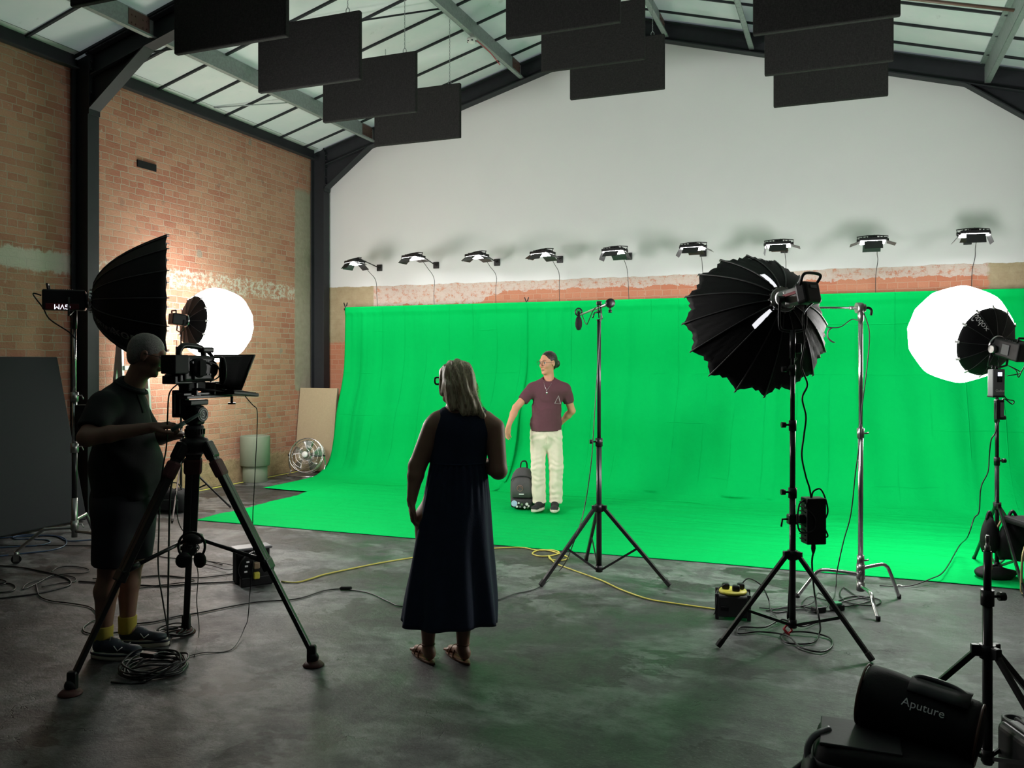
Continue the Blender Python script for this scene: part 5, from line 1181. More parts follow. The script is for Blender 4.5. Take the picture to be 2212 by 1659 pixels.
b = MB(); b.tube(crom([RR(-.045, .0, .21), RR(-.09, -.06, .19), RR(-.10, -.10, .12), RR(-.11, -.10, .05), RR(-.12, -.04, .02)], 6), .004, 6); tag(b.build('floor_cable', 'dark_cable'), 'short black lead hanging over the left side of the right reel', 'cable')

# ================================================================== BACKPACK
q = fl(1130, 1101)+UP*.035; M['pack_grey'] = mat('grey_nylon', (.075, .07, .075), .7, 0, .15, 30, .15); M['pack_dark'] = mat('dark_nylon', (.025, .025, .028), .6)
t = thing('backpack', 'grey backpack with badges standing on the green cloth beside the man', 'bag', q)
bd = RIGHT*1.0-FWD*.12; bn = Vector((bd.y, -bd.x, 0)); bn = bn if bn.dot(FWD) < 0 else -bn
def ring(z, hx, hy, off=0, n=32, p=.55):
    return [q+bd*(hx*math.copysign(abs(math.cos(a))**p, math.cos(a)))+bn*(off+hy*math.copysign(abs(math.sin(a))**p, math.sin(a)))+UP*z for a in [2*PI*i/n for i in range(n)]]
MB().loft([ring(.0, .12, .065), ring(.01, .135, .08), ring(.08, .14, .085), ring(.20, .142, .08), ring(.30, .138, .075), ring(.37, .115, .065), ring(.42, .08, .05), ring(.44, .04, .03)]).build('main_bag', 'pack_grey', t)
MB().loft([ring(.115, .11, .03, .075), ring(.125, .12, .04, .08), ring(.20, .125, .05, .08), ring(.28, .115, .045, .075), ring(.33, .085, .03, .07), ring(.345, .05, .02, .06)]).build('front_panel', 'pack_grey', t)
MB().loft([ring(.005, .118, .035, .075), ring(.015, .125, .045, .08), ring(.08, .126, .05, .08), ring(.105, .12, .04, .08)]).build('front_pocket', 'pack_dark', t)
b = MB(); b.tube(crom([q+bd*-.03+UP*.43, q+bd*-.02+UP*.50, q+bd*.02+UP*.515, q+bd*.04+UP*.49, q+bd*.045+UP*.43], 5), .009, 6); b.build('grab_handle', 'black_nylon', t)
b = MB(); b.tube([q+bn*(.083)+bd*(.125*math.cos(a))+UP*(.30+.055*math.sin(a)) for a in [PI*i/14 for i in range(15)]], .006, 6); b.build('zip', 'pack_dark', t)
Fb = frame(q+bn*.132+UP*.225-bd*.02, z=bn, x=bd); b = MB(); b.tube([Fb @ Vector((.033*math.cos(a), .033*math.sin(a), 0)) for a in [2*PI*i/24 for i in range(24)]], .0025, 5, closed=True)
b.tube([Fb @ Vector(v) for v in ((-.028, -.004, 0), (0, .022, 0), (.028, -.004, 0))], .003, 5); b.build('round_badge', M.setdefault('badge_copper', mat('badge_copper', (.35, .2, .16), .4)), t)
MB().box(q+bn*.133+UP*.160-bd*.005, (.055, .004, .011), framex(bd)).build('name_badge', 'white_print', t)
MB().lathe([(.003, 0), (.034, 0), (.034, .003), (.003, .0035)], q+bn*.128+UP*.055-bd*.085, bn, 22, False).build('blue_badge', M.setdefault('badge_blue', mat('pale_blue', (.42, .55, .75), .4)), t)
for i, (x, z, s_, mm) in enumerate(((-.035, .06, .014, 'white_plastic'), (.0, .045, .017, 'badge_green'), (.055, .05, .022, 'white_plastic'), (-.055, .02, .016, 'white_plastic'), (-.02, .018, .016, 'grey_print'), (.03, .012, .017, 'white_plastic'), (.075, .03, .014, 'white_plastic'), (.065, .012, .013, 'badge_green'))):
    if mm == 'badge_green': M.setdefault(mm, mat('badge_green', (.12, .2, .10), .5))
    MB().lathe([(.002, 0), (s_*.8, 0), (s_*.8, .002), (.002, .0025)], q+bn*.128+UP*z+bd*x, bn, 5+i % 4, False).build('small_badge', mm, t)

# ================================================================== BAGS AND CASES AT THE LOWER RIGHT
M['bag_black'] = mat('black_bag_nylon', (.0075, .0075, .008), .7, 0, .3, 30, .2, spec=.25); M['bag_grey'] = mat('dark_grey_bag', (.022, .023, .025), .6, 0, .2, 20, .1)
D0 = 3.05
q = at(1905, 1560, D0); gz = 0.0
# lower equipment bag (soft case) standing on the floor
bx_ = lambda px, py, d: at(px, py, d)
cA = at(1925, 1700, 2.95); cA.z = 0
ad = (RIGHT*.93-FWD*.36).normalized(); an_ = Vector((-ad.y, ad.x, 0))
def rrect(c, hx, hy, z, p=.35, n=40):
    return [c+ad*(hx*math.copysign(abs(math.cos(a))**p, math.cos(a)))+an_*(hy*math.copysign(abs(math.sin(a))**p, math.sin(a)))+UP*z for a in [2*PI*i/n for i in range(n)]]
t = thing('equipment_bag', 'boxy black equipment case with grey lid under the cylindrical bag at the lower right', 'bag', cA)
MB().loft([rrect(cA, .235, .145, 0), rrect(cA, .25, .16, .02), rrect(cA, .25, .16, .30), rrect(cA, .24, .15, .335), rrect(cA, .20, .12, .35)]).build('case_body', 'bag_black', t)
MB().loft([rrect(cA, .252, .162, .27), rrect(cA, .256, .166, .285), rrect(cA, .252, .162, .30)], caps=True).build('zip_band', 'bag_grey', t)
MB().box(cA-ad*.10+UP*.352, (.26, .24, .012), framex(ad), .004).build('grey_lid', 'bag_grey', t)
b = MB(); b.tube(crom([cA-ad*.25+UP*.20+an_*-.08, cA-ad*.27+UP*.30+an_*-.08, cA-ad*.25+UP*.35+an_*-.06, cA-ad*.20+UP*.36], 6), .012, 8); b.build('piping', 'grey_plastic', t)
b = MB(); b.tube(crom([cA-ad*.25+UP*.26, cA-ad*.33+UP*.20-an_*.05, cA-ad*.50+UP*.05-an_*.10, cA-ad*.60+UP*.012-an_*.14], 6), .013, 6); b.build('shoulder_strap', 'black_nylon', t)
# the small pouch at its left
q = cA-ad*.285-an_*.06; t = thing('zip_pouch', 'slim grey zipped pouch leaning on the left side of the black equipment case', 'bag', q)
MB().loft([[q+ad*(hx*math.cos(a))+an_*(.13*k*math.sin(a))+UP*z+ad*(.10*z) for a in [2*PI*i/24 for i in range(24)]] for z, hx, k in ((0, .02, .7), (.02, .032, 1), (.20, .035, 1), (.27, .028, .85), (.30, .012, .5))]).build('pouch', 'bag_grey', t)
# cylindrical carry bag on top
p0, p1 = at(1872, 1520, 3.10), at(2108, 1572, 2.90); p0.z, p1.z = .452, .405
ua = (p1-p0).normalized(); n1 = UP-ua*ua.dot(UP); n1.normalize(); n2 = ua.cross(n1)
t = thing('cylindrical_bag', 'black cylindrical carry bag with printed brand name lying on the case at the lower right', 'bag', (p0+p1)/2)
L = (p1-p0).length; rg = []
for i in range(25):
    u = i/24; x = (u-.5)*(L+.05); endk = min(1, (min(u, 1-u)/.055+.12))**.5
    sq = 1-.10*max(0, (u-.55))
    rg.append([(p0+p1)/2+ua*x+n1*((.106*sq*endk)*math.sin(a)+.006*math.sin(a*3+u*9)*endk-.012*u)+n2*((.115*endk)*math.cos(a)) for a in [2*PI*j/40 for j in range(40)]])
MB().loft(rg).build('bag_body', 'bag_black', t)
for s in (.035, .965):
    c_ = (p0+p1)/2+ua*((s-.5)*(L+.05)); MB().tube([c_+n1*(.104*math.sin(a)*(1-.04*(s > .5)))-n1*.012*s+n2*.113*math.cos(a) for a in [2*PI*j/40 for j in range(40)]], .0045, 6, closed=True).build('end_piping', M.setdefault('piping_brown', mat('brown_piping', (.10, .045, .03), .5)), t)
nf = n2 if n2.dot(FWD) < 0 else -n2
def onbag(x, y):   # x along, y up round the cylinder
    a = y/.115+.62; return (p0+p1)/2+ua*(x+.02)+n1*(.105*math.sin(a)-.008)+nf*(.115*math.cos(a))+(n1*math.sin(a)+nf*math.cos(a))*.007
wrap_text('brand_print', 'Aputure', .040, onbag, 'white_print', t)
b = MB(); rows = [[onbag(x, y)+(n1*.012) for x in (-.06, -.02, .03, .08, .13)] for y in (.035, .07, .11, .15)]
V = [[b.bm.verts.new(p) for p in r] for r in rows]
for A, B in zip(V, V[1:]):
    for j in range(4): f = b.bm.faces.new((A[j], A[j+1], B[j+1], B[j])); f.smooth = True
o = b.build('handle_wrap', 'bag_grey', t); o.modifiers.new('thick', 'SOLIDIFY').thickness = .008
MB().tube(crom([onbag(-.05, .11), onbag(-.03, .13)+n1*.012, onbag(.06, .13)+n1*.012, onbag(.12, .11)], 6), .012, 8).build('web_handle', 'black_nylon', t)
# open crate at the bottom edge and case at the right edge
q = at(2140, 1700, 2.75); q.z = 0; Rk = framex((RIGHT*.97-FWD*.22)); K = lambda x, y, z: q+Rk @ Vector((x, y, z))
t = thing('flight_case', 'open black case with metal edged lid at the bottom right corner', 'case', q)
MB().box(K(.06, 0, .13), (.36, .30, .26), Rk, .012).build('case_body', 'bag_black', t)
b = MB(); b.tube([K(-.12, -.15, .275), K(-.12, .15, .275), K(.24, .15, .275), K(.24, -.15, .275)], .006, 6, closed=True); b.build('metal_edge', 'satin_steel', t)
MB().box(K(.06, 0, .268), (.34, .28, .010), Rk, .003).build('lid', 'dark_grey_plastic', t)
b = MB(); b.tube([K(-.03, -.10, .276), K(-.03, .10, .276), K(.18, .10, .276), K(.18, -.10, .276)], .005, 6, closed=True); b.build('lid_groove', 'black_plastic', t)
b = MB(); b.tube(crom([K(-.155, -.12, .05), K(-.16, -.12, .24), K(-.145, -.10, .285), K(-.12, -.06, .28)], 6), .016, 8); b.build('side_handle', 'black_plastic', t)
q = at(2222, 1700, 3.3); q.z = 0; t = thing('hard_case', 'black hard case with rounded ribs cut by the right edge', 'case', q)
MB().box(q+RIGHT*.05+UP*.11, (.19, .30, .22), framex(RIGHT), .03, 4).build('case_body', 'black_plastic', t)
for i in range(3): MB().box(q+RIGHT*(-.01+.05*i)+UP*.112, (.018, .308, .228), framex(RIGHT), .03, 3).build('rib', 'dark_grey_plastic', t)
q = fl(2190, 1572); t = thing('tape_roll', 'roll of grey tape lying on the floor at the right edge', 'tape', q)
MB().lathe([(.03, 0), (.05, 0), (.05, .045), (.03, .045), (.03, 0)], q, n=28, caps=False).build('roll', 'bag_grey', t)
# ================================================================== PEOPLE
class Body:
    """smoothly blended solid made of tapered limbs and ellipsoids, meshed as one surface.
    coordinates: (s, t, z) = to the right of the view, away from the view, up, from a floor point"""
    def __init__(s, org, noise=None): s.P = []; s.o = Vector(org); s.noise = noise
    def limb(s, a, b, ra, rb, k=.02, sc=(1, 1, 1), yaw=0.0, flat=False, flata=False, neg=False):
        s.P.append(('c', np.array(a, float), np.array(b, float), ra, rb, k, np.array(sc, float), yaw, flat, flata, neg)); return s
    def ell(s, c, r, k=.02, R=None, neg=False):
        s.P.append(('e', np.array(c, float), np.array(r, float), k, None if R is None else np.array([list(x) for x in R.to_3x3()]), neg)); return s
    def cut(s, p, n): s.P.append(('p', np.array(p, float), np.array(n, float)/np.linalg.norm(n))); return s
    def dist(s, q, p):
        if p[0] == 'c':
            _, a, b, ra, rb, k, sc, yaw, flat, flata, neg = p
            v = q-a; w = b-a
            if yaw: cy, sy = math.cos(-yaw), math.sin(-yaw); M2 = np.array([[cy, -sy, 0], [sy, cy, 0], [0, 0, 1]]); v = v @ M2.T; w = w @ M2.T
            v = v/sc; w = w/sc; L2 = max(1e-9, w @ w); h = np.clip((v @ w)/L2, 0, 1)
            d = np.linalg.norm(v-h[:, None]*w, axis=1)-(ra+(rb-ra)*h); d = d*sc.min()
            if flat: d = np.maximum(d, (v @ w-L2)/math.sqrt(L2))
            if flata: d = np.maximum(d, -(v @ w)/math.sqrt(L2))
            return d
        if p[0] == 'e':
            _, c, r, k, R, neg = p; v = q-c
            if R is not None: v = v @ R
            n1 = np.linalg.norm(v/r, axis=1); n2 = np.linalg.norm(v/(r*r), axis=1)+1e-9
            return n1*(n1-1)/n2
    def bounds(s, p):
        if p[0] == 'c':
            m = max(p[3], p[4])*max(p[6]); return np.minimum(p[1], p[2])-m, np.maximum(p[1], p[2])+m
        m = max(p[2]); return p[1]-m, p[1]+m
    def mesh(s, h=.006):
        bs = [s.bounds(p) for p in s.P if p[0] != 'p' and not p[-1]]; lo = np.min([b[0] for b in bs], 0)-3*h; hi = np.max([b[1] for b in bs], 0)+3*h
        n = np.ceil((hi-lo)/h).astype(int)+1; F = np.full(n, .08, dtype=np.float32)
        ax = [lo[i]+h*np.arange(n[i]) for i in range(3)]
        for p in s.P:
            if p[0] == 'p': continue
            k = p[5] if p[0] == 'c' else p[3]; b0, b1 = s.bounds(p); m = k*1.2+.025
            i0 = np.maximum(0, np.floor((b0-m-lo)/h).astype(int)); i1 = np.minimum(n, np.ceil((b1+m-lo)/h).astype(int)+1)
            G = np.stack(np.meshgrid(ax[0][i0[0]:i1[0]], ax[1][i0[1]:i1[1]], ax[2][i0[2]:i1[2]], indexing='ij'), -1); sh = G.shape[:3]
            d = s.dist(G.reshape(-1, 3), p).reshape(sh); sl = tuple(slice(a, b) for a, b in zip(i0, i1)); f = F[sl]
            if p[-1]:
                d = -d; hh = np.clip(.5-.5*(f-d)/k*1.0, 0, 1); F[sl] = f*(1-hh)+d*hh+k*hh*(1-hh)
            else:
                hh = np.clip(.5+.5*(f-d)/k, 0, 1); F[sl] = f*(1-hh)+d*hh-k*hh*(1-hh)
        for p in s.P:
            if p[0] == 'p':
                G = (ax[0][:, None, None]-p[1][0])*p[2][0]+(ax[1][None, :, None]-p[1][1])*p[2][1]+(ax[2][None, None, :]-p[1][2])*p[2][2]
                F = np.maximum(F, G.astype(np.float32))
        F[0], F[-1], F[:, 0], F[:, -1], F[:, :, 0], F[:, :, -1] = [.05]*6
        S_ = F < 0; c = [S_[i:n[0]-1+i, j:n[1]-1+j, k:n[2]-1+k] for i in (0, 1) for j in (0, 1) for k in (0, 1)]
        cnt = sum(x.astype(np.int8) for x in c); act = (cnt > 0) & (cnt < 8); I = np.argwhere(act); idx = np.full(act.shape, -1); idx[tuple(I.T)] = np.arange(len(I))
        acc = np.zeros((len(I), 3)); num = np.zeros(len(I))
        cr = [(i, j, k) for i in (0, 1) for j in (0, 1) for k in (0, 1)]
        for u in range(8):
            for v in range(u+1, 8):
                a, b = np.array(cr[u]), np.array(cr[v])
                if np.abs(a-b).sum() != 1: continue
                fa = F[tuple((I+a).T)]; fb = F[tuple((I+b).T)]; m = (fa < 0) != (fb < 0); t = np.where(m, fa/(fa-fb+1e-12), 0)
                acc += np.where(m[:, None], a+(b-a)*t[:, None], 0); num += m
        V = lo+h*(I+acc/num[:, None]); faces = []
        for d in range(3):
            e = [0, 0, 0]; e[d] = 1; A = S_[:n[0]-e[0], :n[1]-e[1], :n[2]-e[2]]; B = S_[e[0]:, e[1]:, e[2]:]; K = np.argwhere(A != B)
            o1, o2 = [(1, 2), (2, 0), (0, 1)][d]; K = K[(K[:, o1] > 0) & (K[:, o2] > 0)]; K = K[(K[:, 0] < n[0]-1) & (K[:, 1] < n[1]-1) & (K[:, 2] < n[2]-1)]
            u = np.zeros(3, int); u[o1] = 1; v = np.zeros(3, int); v[o2] = 1
            q = np.stack([idx[tuple(x.T)] for x in (K, K-u, K-u-v, K-v)], 1); fl_ = A[tuple(K.T)]
            q[~fl_] = q[~fl_][:, ::-1]; faces.append(q)
        return V, np.concatenate(faces)
    def build(s, name, m, parent, h=.006, smooth=2, wr=None):
        V, Fc = s.mesh(h); W = [s.o+RIGHT*v[0]+FWD*v[1]+UP*v[2] for v in V]
        me = bpy.data.meshes.new(name); me.from_pydata(W, [], [list(map(int, f)) for f in Fc if -1 not in f]); me.update()
        bm = bmesh.new(); bm.from_mesh(me)
        for _ in range(smooth): bmesh.ops.smooth_vert(bm, verts=bm.verts, factor=.5, use_axis_x=True, use_axis_y=True, use_axis_z=True)
        bm.normal_update()
        if wr:
            for v in bm.verts:
                l = v.co-s.o; v.co += v.normal*wr(Vector((l.dot(RIGHT), l.dot(FWD), l.z)))
        for f in bm.faces: f.smooth = True
        bmesh.ops.recalc_face_normals(bm, faces=bm.faces[:]); bm.to_mesh(me); bm.free()
        me.materials.append(M[m]); o = bpy.data.objects.new(name, me); COL.objects.link(o); o.parent = parent; o.matrix_parent_inverse = parent_world(parent).inverted()
        return o
def vv(*a): return np.array(a, float)
def hframe(face, up=(0, 0, 1)):
    f = Vector(face).normalized(); u = Vector(up); u = (u-f*u.dot(f)).normalized(); r = f.cross(u)
    return f, r, u
def add_head(B, c, face, up=(0, 0, 1), sc=1.0, nose=1.0):
    f, r, u = hframe(face, up); c = Vector(c)
    L = lambda a, b, d: tuple(c+(f*a+r*b+u*d)*sc)
    R = Matrix((f, r, u)).transposed(); E = lambda p, rad, k, neg=False: B.ell(L(*p), [x*sc for x in rad], k, R, neg)
    E((-.012, 0, .030), (.094, .074, .084), .02); E((.022, 0, -.022), (.066, .061, .085), .03); E((.034, 0, -.074), (.050, .046, .037), .02)
    E((.073, 0, -.098), (.018, .022, .016), .02)
    B.limb(L(.080, -.026, .034), L(.080, .026, .034), .013*sc, .013*sc, .015)
    for k in (-1, 1):
        E((.062, k*.034, -.022), (.024, .020, .024), .02); E((-.002, k*.077, -.002), (.019, .009, .034), .006); E((.006, k*.086, .004), (.009, .006, .018), .004, True)
        E((.101, k*.030, .012), (.016, .015, .010), .008, True)
        B.limb(L(.094, k*.009, -.030), L(.099, k*.008, -.029), .0075*sc, .007*sc, .006)
        B.limb(L(.086, k*.020, -.054), L(.097, 0, -.051), .0045*sc, .0055*sc, .005); B.limb(L(.086, k*.018, -.062), L(.094, 0, -.066), .005*sc, .0065*sc, .005)
    B.limb(L(.086, 0, .020), L(.112*nose, 0, -.022), .008*sc, .0105*sc, .010)
    return L, R
def add_hand(B, wr, d, n, side, curl=.5, thumb=.5, sc=1.0, curls=None, spread=.5):
    """d: along the palm, n: out of the palm (fingers curl towards it), side: +1/-1 thumb side"""
    d = Vector(d).normalized(); n = Vector(n); n = (n-d*n.dot(d)).normalized(); s_ = d.cross(n)*side; w = Vector(wr)
    B.limb(tuple(w), tuple(w+d*.03*sc), .024*sc, .024*sc, .012, (1, 1, 1))
    lens = (.076, .084, .078, .060)
    for i in range(4):
        off = (.031-.0205*i)*sc; k = w+d*(.088-.004*abs(i-1))*sc+s_*off
        B.limb(tuple(w+d*.012*sc+s_*off*.55), tuple(k), .0145*sc, .0115*sc, .010)
        cu = (curls[i] if curls else curl*(1+.12*i)); p = k; a = 0.25*cu; fan = (1.5-i)*.07*spread
        for j, fr in enumerate((.46, .31, .23)):
            dirv = (d*math.cos(a)+n*math.sin(a)+s_*fan*math.cos(a)).normalized(); q = p+dirv*lens[i]*fr*sc
            B.limb(tuple(p), tuple(q), (.0095-.0009*j)*sc, (.0088-.001*j)*sc, .0025); p = q; a += cu*(.95 if j == 0 else .7)
    p = w+d*.022*sc+s_*.024*sc; dirv = (d*.72+s_*.62+n*.35*thumb).normalized(); q = p+dirv*.040*sc; B.limb(tuple(p), tuple(q), .0155*sc, .0115*sc, .010)
    dirv = (d*.92+s_*(.40-.5*thumb)+n*.45*thumb).normalized(); r_ = q+dirv*.032*sc; B.limb(tuple(q), tuple(r_), .0112*sc, .0098*sc, .004)
    dirv = (d*.95+s_*(.2-.6*thumb)+n*.5*thumb).normalized(); B.limb(tuple(r_), tuple(r_+dirv*.026*sc), .0098*sc, .0078*sc, .004)
def skin(name, c):
    m, nt, b = new_mat(name); v = pos(nt); col = mixc(nt, nz(nt, v, 18, 4), tuple(x*.88 for x in c), tuple(min(1, x*1.1) for x in c))
    nt.links.new(col, b.inputs['Base Color']); b.inputs['Roughness'].default_value = .5; b.inputs['Subsurface Weight'].default_value = .08
    b.inputs['Subsurface Radius'].default_value = (.02, .008, .005); bump(nt, b, nz(nt, v, 160, 3), .1, .001); M[name] = m
skin('skin_light', (.62, .30, .18)); skin('skin_operator', (.26, .14, .095)); skin('skin_woman', (.38, .22, .15))
def hairmat(name, c1, c2, sc=(140, 140, 10)):
    m, nt, b = new_mat(name); mp = N(nt, 'ShaderNodeMapping'); mp.inputs['Scale'].default_value = sc; nt.links.new(pos(nt), mp.inputs[0])
    f = nz(nt, mp.outputs[0], 1.0, 3, .6, .3); nt.links.new(mixc(nt, ramp(nt, f, .35, .65), c1, c2), b.inputs['Base Color'])
    b.inputs['Roughness'].default_value = .45; bump(nt, b, f, .8, .004); M[name] = m
hairmat('dark_hair', (.008, .006, .005), (.035, .024, .018)); hairmat('grey_hair', (.12, .112, .104), (.30, .28, .26), (400, 400, 300))
M['maroon'] = mat('maroon_cotton', (.105, .035, .048), .85, 0, .12, 25, .15); M['cream'] = mat('cream_linen', (.78, .68, .56), .85, 0, .08, 25, .15)
M['navy_dress'] = mat('navy_linen', (.010, .022, .055), .85, 0, .25, 30, .3); M['polo'] = mat('dark_green_polo', (.0035, .0052, .0052), .85, 0, .2, 30, .2)
M['shorts'] = mat('navy_shorts', (.005, .006, .011), .8); M['sock'] = mat('yellow_sock', (.42, .34, .05), .9); M['shoe_black'] = mat('black_canvas', (.012, .012, .014), .7)
M['shoe_navy'] = mat('navy_trainer', (.02, .028, .045), .6, 0, .4, 50); M['sole'] = mat('off_white_sole', (.62, .60, .50), .6); M['leather'] = mat('tan_sandal', (.22, .11, .06), .5)
M['eye_white'] = mat('eye_white', (.7, .68, .65), .2); M['iris'] = mat('dark_iris', (.03, .02, .015), .15); M['lip'] = mat('lip', (.42, .17, .14), .5)
M['silver'] = mat('silver', (.7, .7, .7), .25, .9)
def world_of(o): return lambda p: Vector(o)+RIGHT*p[0]+FWD*p[1]+UP*p[2]
def glasses(t, W, L, sc=1.0, square=1.0):
    b = MB()
    for k in (-1, 1):
        pts = []
        for i in range(20):
            a = 2*PI*i/20; x = .025*math.copysign(abs(math.cos(a))**.7, math.cos(a)); z = .020*square*math.copysign(abs(math.sin(a))**.7, math.sin(a)); pts.append(W(L(.108-.0035*abs(k*.031+x)*30*.3, k*.031+x, .010+z)))
        b.tube(pts, .0018*sc, 6, closed=True); b.tube([W(L(.103, k*.056, .016)), W(L(.05, k*.076, .014)), W(L(.0, k*.082, .012)), W(L(-.018, k*.080, -.005))], .0018, 5)
    b.tube([W(L(.110, -.008, .014)), W(L(.112, 0, .017)), W(L(.110, .008, .014))], .0018, 5); b.build('glasses', 'black_plastic', t)
def shoe(t, o, name, up_m, sole_m, heel, toe, w=.048, h=.085, sole=.028, lace=True):
    """heel and toe: points (s, t) on the floor"""
    W = world_of(o); a, c = Vector((*heel, 0)), Vector((*toe, 0)); d = (c-a).normalized(); s_ = Vector((-d.y, d.x, 0)); L = (c-a).length
    def outline(k, z, grow=0): 
        r = []
        for i in range(28):
            an = 2*PI*i/28; x = L/2-(L/2+grow)*math.cos(an); u = max(0, min(1, x/L)); ww = (w*(.72+.35*math.sin(PI*min(1, u*1.15))**1.0 if u < .87 else w and .9))
            ww = w*(.70+.34*math.sin(PI*min(1, .15+u*.75))); r.append(tuple(a+d*x+s_*(ww+grow)*math.copysign(abs(math.sin(an))**.75, math.sin(an))*k+Vector((0, 0, z))))
        return [W(p) for p in r]
    MB().loft([outline(.97, .001), outline(1, .006, .003), outline(1, sole, .003), outline(.95, sole+.003)]).build('sole', sole_m, t)
    B = Body(o); q = lambda x, z, y=0: tuple(a+d*x*L+s_*y+Vector((0, 0, z)))
    B.limb(q(.16, sole+.03), q(.40, sole+.034), .037, .038, .02); B.limb(q(.40, sole+.03), q(.80, sole+.012), .040, .032, .03, (1, 1, .8)); B.ell(q(.80, sole+.012), (.045, .045, .024), .02)
    B.limb(q(.16, sole+.03), q(.20, h+.01), .034, .036, .02, flat=True); B.cut((0, 0, sole-.004), (0, 0, -1))
    up = B.build(name, up_m, t, .006, 2)
    if lace:
        b = MB()
        for i in range(5):
            x = .36+.075*i; z = sole+.075-.011*i; b.tube(crom([W(q(x, z-.012, .028)), W(q(x+.01, z+.008, 0)), W(q(x+.03, z-.012, -.028))], 4), .0022, 5)
        b.build('laces', 'grey_print', up)
    if name == 'trainer':
        b = MB(); b.loft([outline(1.0, sole-.010, .005), outline(1.0, sole-.004, .006), outline(1.0, sole+.002, .005)]); b.build('sole_stripe', 'shoe_navy', up)
        for sd in (-1, 1): MB().tube([W(q(.50, sole+.045, sd*.043)), W(q(.58, sole+.02, sd*.047)), W(q(.66, sole+.04, sd*.041))], .003, 5).build('side_mark', 'white_print', up)
    return up
def foldn(v, seed, fx=1.0, fz=1.0): return mnoise.noise(Vector((v.x*fx, v.y*fx, v.z*fz+seed)))
# ---- man on the green cloth ------------------------------------------------------
O = fl(1180, 1107)+UP*.034
t = thing('person', 'man in maroon T-shirt and cream trousers standing on the green cloth with one arm out', 'person', O)
W = world_of(O)
B = Body(O); face = (-.72, -.69, -.12); hc = (.020, .01, 1.621)
L, R = add_head(B, hc, face, (.05, 0, 1), 1.07)
B.limb((.035, .03, 1.40), (.025, .022, 1.56), .060, .053, .03)
B.limb((.0, .02, 1.02), (.02, .02, 1.28), .12, .13, .04, (1, .68, 1), .1); B.limb((-.11, .02, 1.33), (.17, .02, 1.33), .045, .045, .03); B.limb((-.01, .02, .86), (0, .02, 1.02), .130, .12, .04, (1, .70, 1))
sh1, el1, wr1 = (-.160, .01, 1.325), (-.335, -.07, 1.13), (-.410, -.20, .955)
sh2, el2, wr2 = (.212, .03, 1.325), (.290, .10, 1.085), (.175, .20, .945)
for a, e, w_ in ((sh1, el1, wr1), (sh2, el2, wr2)):
    B.limb(a, e, .046, .041, .01); m = tuple(Vector(e).lerp(Vector(w_), .35)); B.limb(e, m, .039, .040, .015); B.limb(m, w_, .040, .026, .015)
add_hand(B, wr1, (-.10, -.10, -.75), (.75, -.5, 0), 1, .30, .3, 1.0, spread=1.2)
add_hand(B, wr2, (-.75, .10, -.35), (-.2, .6, .6), -1, .6, .5, 1.0)
for hp, kn, an in (((-.085, .02, .86), (-.085, -.01, .46), (-.075, .03, .10)), ((.085, .02, .86), (.105, .0, .46), (.10, .02, .10))):
    B.limb(hp, kn, .085, .055, .03); m = tuple(Vector(kn).lerp(Vector(an), .3)); B.limb(kn, m, .052, .055, .02); B.limb(m, an, .055, .034, .02)
    B.limb(an, (an[0]-.02, an[1]-.09, .05), .034, .028, .02)
B.build('body', 'skin_light', t, .0055, 1)
f_, r_, u_ = hframe(face, (.05, 0, 1))
for k in (-1, 1):
    MB().sphere(W(L(.0778, k*.030, .012)), .0122, 14).build('eye', 'eye_white', t); MB().sphere(W(L(.0858, k*.030, .011)), .0068, 10).build('iris', 'iris', t)
    MB().tube(crom([W(L(.092, k*.014, .036)), W(L(.094, k*.030, .041)), W(L(.080, k*.050, .034))], 4), .0022, 6).build('eyebrow', 'dark_hair', t)
b = MB(); b.tube(crom([W(L(.090, -.021, -.058)), W(L(.0985, -.006, -.055)), W(L(.0985, .006, -.055)), W(L(.090, .021, -.058))], 4), [.002]*4+[.0035]*5+[.002]*4, 6); b.tube(crom([W(L(.089, -.018, -.061)), W(L(.0975, 0, -.065)), W(L(.089, .018, -.061))], 4), [.002]*3+[.0042]*3+[.002]*3, 6); b.build('lips', 'lip', t)
glasses(t, W, L)
H = Body(O); Rm = R
H.ell(L(-.020, 0, .038), (.093, .080, .086), .01, Rm); H.ell(L(-.05, 0, -.01), (.055, .072, .07), .02, Rm)
H.ell(L(.100, 0, -.032), (.064, .085, .098), .008, Rm, True); H.ell(L(.02, .085, -.012), (.035, .02, .035), .006, Rm, True); H.ell(L(.02, -.085, -.012), (.035, .02, .035), .006, Rm, True)
H.ell(L(-.122, 0, -.022), (.038, .044, .044), .008, Rm); H.ell(L(-.112, .01, -.042), (.020, .026, .022), .008, Rm)
for p_ in H.P: p_[2][:] = p_[2]*1.07
H.build('hair', 'dark_hair', t, .005, 1, lambda v: .0015*mnoise.noise(v*90))
